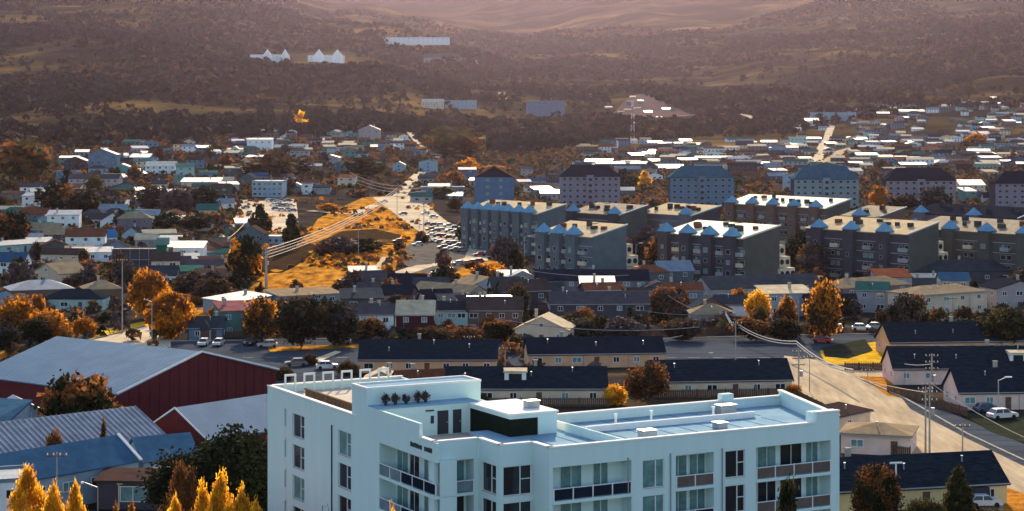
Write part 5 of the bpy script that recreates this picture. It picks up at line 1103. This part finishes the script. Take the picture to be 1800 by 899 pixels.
def fence(u0, v0, u1, v1, label, h=1.5, m_=None):
    x0, y0, z0 = ground(u0, v0); x1, y1, z1 = ground(u1, v1); L = math.hypot(x1-x0, y1-y0); ro = empty('fence', (x0, y0, min(z0, z1)), math.atan2(y1-y0, x1-x0)); n = max(2, int(L/2.4)); m_ = m_ or WOOD
    for i in range(n+1): m = MB(); m.box(L*i/n-.06, -.06, -.3, L*i/n+.06, .06, h+.15); m.build('post', m_, ro)
    m = MB(); k = int(L/.32)
    for i in range(k): m.box(L*i/k+.02, .061, .08, L*i/k+.27, .085, h)
    tag(m.build('fence_boards', m_, ro), kind='stuff')
    for zz in (.35, h-.3): m = MB(); m.box(0, .0, zz, L, .06, zz+.08); m.build('rail', m_, ro)
    tag(ro, label, 'fence')
for a in ((1395, 700, 1480, 742, 'weathered board fence along the left kerb of the gravel road'), (1485, 652, 1560, 652, 'board fence below the yellow lawn beside the gravel road'), (1560, 690, 1700, 734, 'dark board fence in front of the pink-walled houses'), (785, 716, 1070, 716, 'board fence along the garden of the dormered beige row house'), (1150, 702, 1400, 698, 'board fence before the beige row house by the gravel road'), (640, 652, 880, 654, 'board fence behind the long peach house garden'), (120, 575, 200, 560, 'fence behind the rusty trees beside the yellow verge'), (1480, 790, 1600, 806, 'board fence at the foot of the tan-roofed pink house'), (930, 644, 1110, 643, 'board fence before the navy-roofed peach house'), (470, 588, 600, 588, 'long fence behind the avenue trees, centre left'), (330, 597, 470, 594, 'fence in front of cottage and green clad house'), (620, 600, 900, 598, 'long fence beneath the dark red striped-roof house'), (905, 594, 1240, 590, 'long fence along the far side of the avenue'), (1240, 588, 1420, 584, 'fence beneath the orange trees right of the tan hip-roofed house')):
    fence(*a)
T(1080, 672, 44, 712, kind='bush', m1='yellow', m2='orange', label='yellow orange hedge at the right end of the dormered beige row house')
T(1395, 672, 26, 700, kind='bush', m1='orange', m2='rust', label='small orange bush at the right end wall beside the gravel road')
T(1112, 652, 30, 690, kind='conifer', m1='rust', m2='orange', label='narrow rusty tree left of the brown tree between row houses')
# kerbs along the avenue and the gravel road
def kerb(pts, name='kerb', wd=.35, m_=None, h=.13):
    P = [np.array(ground(u, v)[:2]) for u, v in pts]; m = MB()
    for a, b in zip(P[:-1], P[1:]):
        d = (b-a)/np.linalg.norm(b-a); n_ = np.array([-d[1], d[0]])*wd/2; m.hexa([(*(a-n_), -.2), (*(b-n_), -.2), (*(b+n_), -.2), (*(a+n_), -.2)][::1], [(*(a-n_), .15+h), (*(b-n_), .15+h), (*(b+n_), .15+h), (*(a+n_), .15+h)])
    tag(m.build(name, m_ or CONC), kind='structure')
kerb([(300, 601), (640, 597), (1060, 599), (1240, 595), (1400, 591), (1800, 584)]); kerb([(640, 667), (1060, 640), (1240, 646), (1385, 634)]); kerb([(1452, 642), (1570, 652)]); kerb([(1505, 664), (1590, 702), (1700, 765), (1800, 812)]); kerb([(1385, 634), (1402, 690), (1470, 738), (1600, 802)])
kerb([(118, 612), (165, 597), (268, 571)])
FL = [mat('forest_'+n_, c_, .95, var=.3, scale=.05, transl=.06) for n_, c_ in (('dark', (.010, .013, .013)), ('brown', (.024, .018, .018)), ('olive', (.036, .028, .018)), ('rust', (.10, .05, .024)))]
# ------------------------------------------------------------------ stuff: hillside forest, scrub between the houses
def scatter(name, X, Y, S, mats, M, tri=10, lift=.35):
    r = np.random.RandomState(5); n = len(X); Z = zfun(X, Y); d = r.normal(size=(n, tri, 3)); d /= np.linalg.norm(d, axis=2)[..., None]; d[..., 2] = np.abs(d[..., 2])*1.1
    c = np.stack([X, Y, Z + S*lift*.5], 1)[:, None] + d*S[:, None, None]*.42
    a = r.normal(size=(n, tri, 3)); a /= np.linalg.norm(a, axis=2)[..., None]; b = np.cross(a, d); b /= np.linalg.norm(b, axis=2)[..., None]+1e-6
    s = S[:, None, None]*.34; V = np.stack([c+a*s, c-a*s*.5+b*s, c-a*s*.5-b*s], 2).reshape(-1, 3); k = n*tri
    me = bpy.data.meshes.new(name); me.vertices.add(3*k); me.vertices.foreach_set('co', V.ravel()); me.loops.add(3*k); me.loops.foreach_set('vertex_index', np.arange(3*k))
    me.polygons.add(k); me.polygons.foreach_set('loop_start', np.arange(0, 3*k, 3)); me.polygons.foreach_set('loop_total', np.full(k, 3))
    for m_ in mats: me.materials.append(m_)
    me.polygons.foreach_set('material_index', np.repeat(M, tri).astype(int)); me.update(); o = obj(name, me); tag(o, kind='stuff'); return o
r = np.random.RandomState(11)
n = 105000; U = r.uniform(-150, 1950, n); Y = (r.uniform(1500**2, 5600**2, n))**.5; X = (U-CX)/F*Y; Vv = VH+F*(HC-zfun(X, Y))/Y
lim = np.interp(U, [0, 150, 420, 700, 900, 1100, 1380, 1600, 1800], [258, 262, 250, 232, 275, 246, 238, 196, 190])
pn = np.sin(X/130+1.7*np.sin(Y/260)) + np.sin(Y/150-X/310) + .6*np.sin(X/47+Y/61)
keep = (Vv < lim) & (pn + r.normal(size=n)*.8 > -.2)
X, Y, pn = X[keep], Y[keep], pn[keep]; uu, vv_ = CX+F*X/Y, VH+F*(HC-zfun(X, Y))/Y; kk = ~((uu > 1070) & (uu < 1220) & (vv_ > 166) & (vv_ < 214) & (vv_ > 168+(uu-1130)*.4)); X, Y, pn = X[kk], Y[kk], pn[kk]; q_ = r.uniform(size=len(X)); cn = np.sin(X/210+Y/170)+r.normal(size=len(X))*.6
M = np.where(cn > 1.45, 3, np.where(cn > .7, 2, np.where(q_ < .5, 0, 1)))
scatter('forest', X, Y, (4 + 13*r.uniform(size=len(X))**2), [FL[0], FL[1], FL[2], FL[3]], M, 8)
n = 16000; U = r.uniform(-60, 1860, n); Y = (r.uniform(300**2, 1900**2, n))**.5; X = (U-CX)/F*Y; Vv = VH+F*(HC-zfun(X, Y))/Y
ok = np.array([not ((430 < u < 760 and 345 < v < 540) or (u > 1370 and v > 590) or (300 < u < 660 and v > 596) or (v > 590 and u > 1050) or (660 < u < 880 and 345 < v < 500)) and free(x, y, -1.0) for u, v, x, y in zip(U, Vv, X, Y)])
X, Y = X[ok], Y[ok]; scatter('undergrowth', X, Y, r.uniform(1.5, 4.0, len(X)), [LF['green'], LF['brown'], LF['mauve'], LF['rust'], LF['olive']], r.randint(0, 5, len(X)), 12)
n = 6000; U = r.uniform(320, 760, n); Vq = r.uniform(350, 545, n); G = [ground(a, b)[:2] for a, b in zip(U[:2200], Vq[:2200])]; X = np.array([g[0] for g in G]); Y = np.array([g[1] for g in G])
nn = np.sin(X/9+Y/31)+np.sin(Y/17-X/13); k_ = (nn > .2) & np.array([free(a, b, -1) for a, b in zip(X, Y)]) ; X, Y = X[k_], Y[k_]
scatter('grass_tufts', X, Y, r.uniform(.8, 2.6, len(X)), [LF['orange'], LF['brown'], LF['rust']], r.choice([0, 1, 2], len(X), p=[.3, .4, .3]), 12)

m = MB()
for i in range(30):
    x0 = -62 + i*4.6; y0 = 379 + (i > 18)*0
    m.box(x0, y0, .17, x0+2.2, y0+.14, .175)
tag(m.build('road_marking', mat('road_paint', (.6, .6, .56), .8)), kind='structure')
# ------------------------------------------------------------------ haze
HZ = dict(d=1.6e-5, c=(.82, .68, .95), g=.9)
m = MB(); zt = np.array([v.co.z for v in bpy.data.objects['ground'].data.vertices]); print('terrain z', zt.min(), zt.max())
m.box(-16000, -60, zt.min()-2, 16000, 12400, zt.max()+30)
hm = bpy.data.materials.new('haze'); hm.use_nodes = True; nt = hm.node_tree; nt.nodes.clear(); out = nt.nodes.new('ShaderNodeOutputMaterial'); pv = nt.nodes.new('ShaderNodeVolumePrincipled')
pv.inputs['Color'].default_value = (*HZ['c'], 1); pv.inputs['Density'].default_value = HZ['d']; pv.inputs['Anisotropy'].default_value = HZ['g']; nt.links.new(pv.outputs[0], out.inputs['Volume'])
ho = m.build('haze', [hm]); tag(ho, kind='stuff')

# ------------------------------------------------------------------ wording for everything still unnamed
def finish_labels():
    groups = {}
    for o, desc, u, v in PEND:
        best = sorted(LM, key=lambda l: math.hypot(l[1]-u, (l[2]-v)*2))[0]; du, dv = u-best[1], v-best[2]
        rel = ('right of' if du > 0 else 'left of') if abs(du) > abs(dv)*1.3 else ('above' if dv < 0 else 'below')
        groups.setdefault((desc, rel, best[0]), []).append((math.hypot(du, dv), o))
    ords = ['nearest', 'second nearest', 'third nearest', 'fourth nearest', 'fifth nearest', 'sixth nearest', 'seventh nearest', 'eighth nearest', 'ninth nearest', 'tenth nearest']
    for (desc, rel, l), os in groups.items():
        os.sort(key=lambda t: t[0])
        for i, (_, o) in enumerate(os):
            o['label'] = f"{desc} {rel} the {l}" if len(os) == 1 else f"{desc}, {ords[min(i, 9)]} {rel} the {l}"
finish_labels()
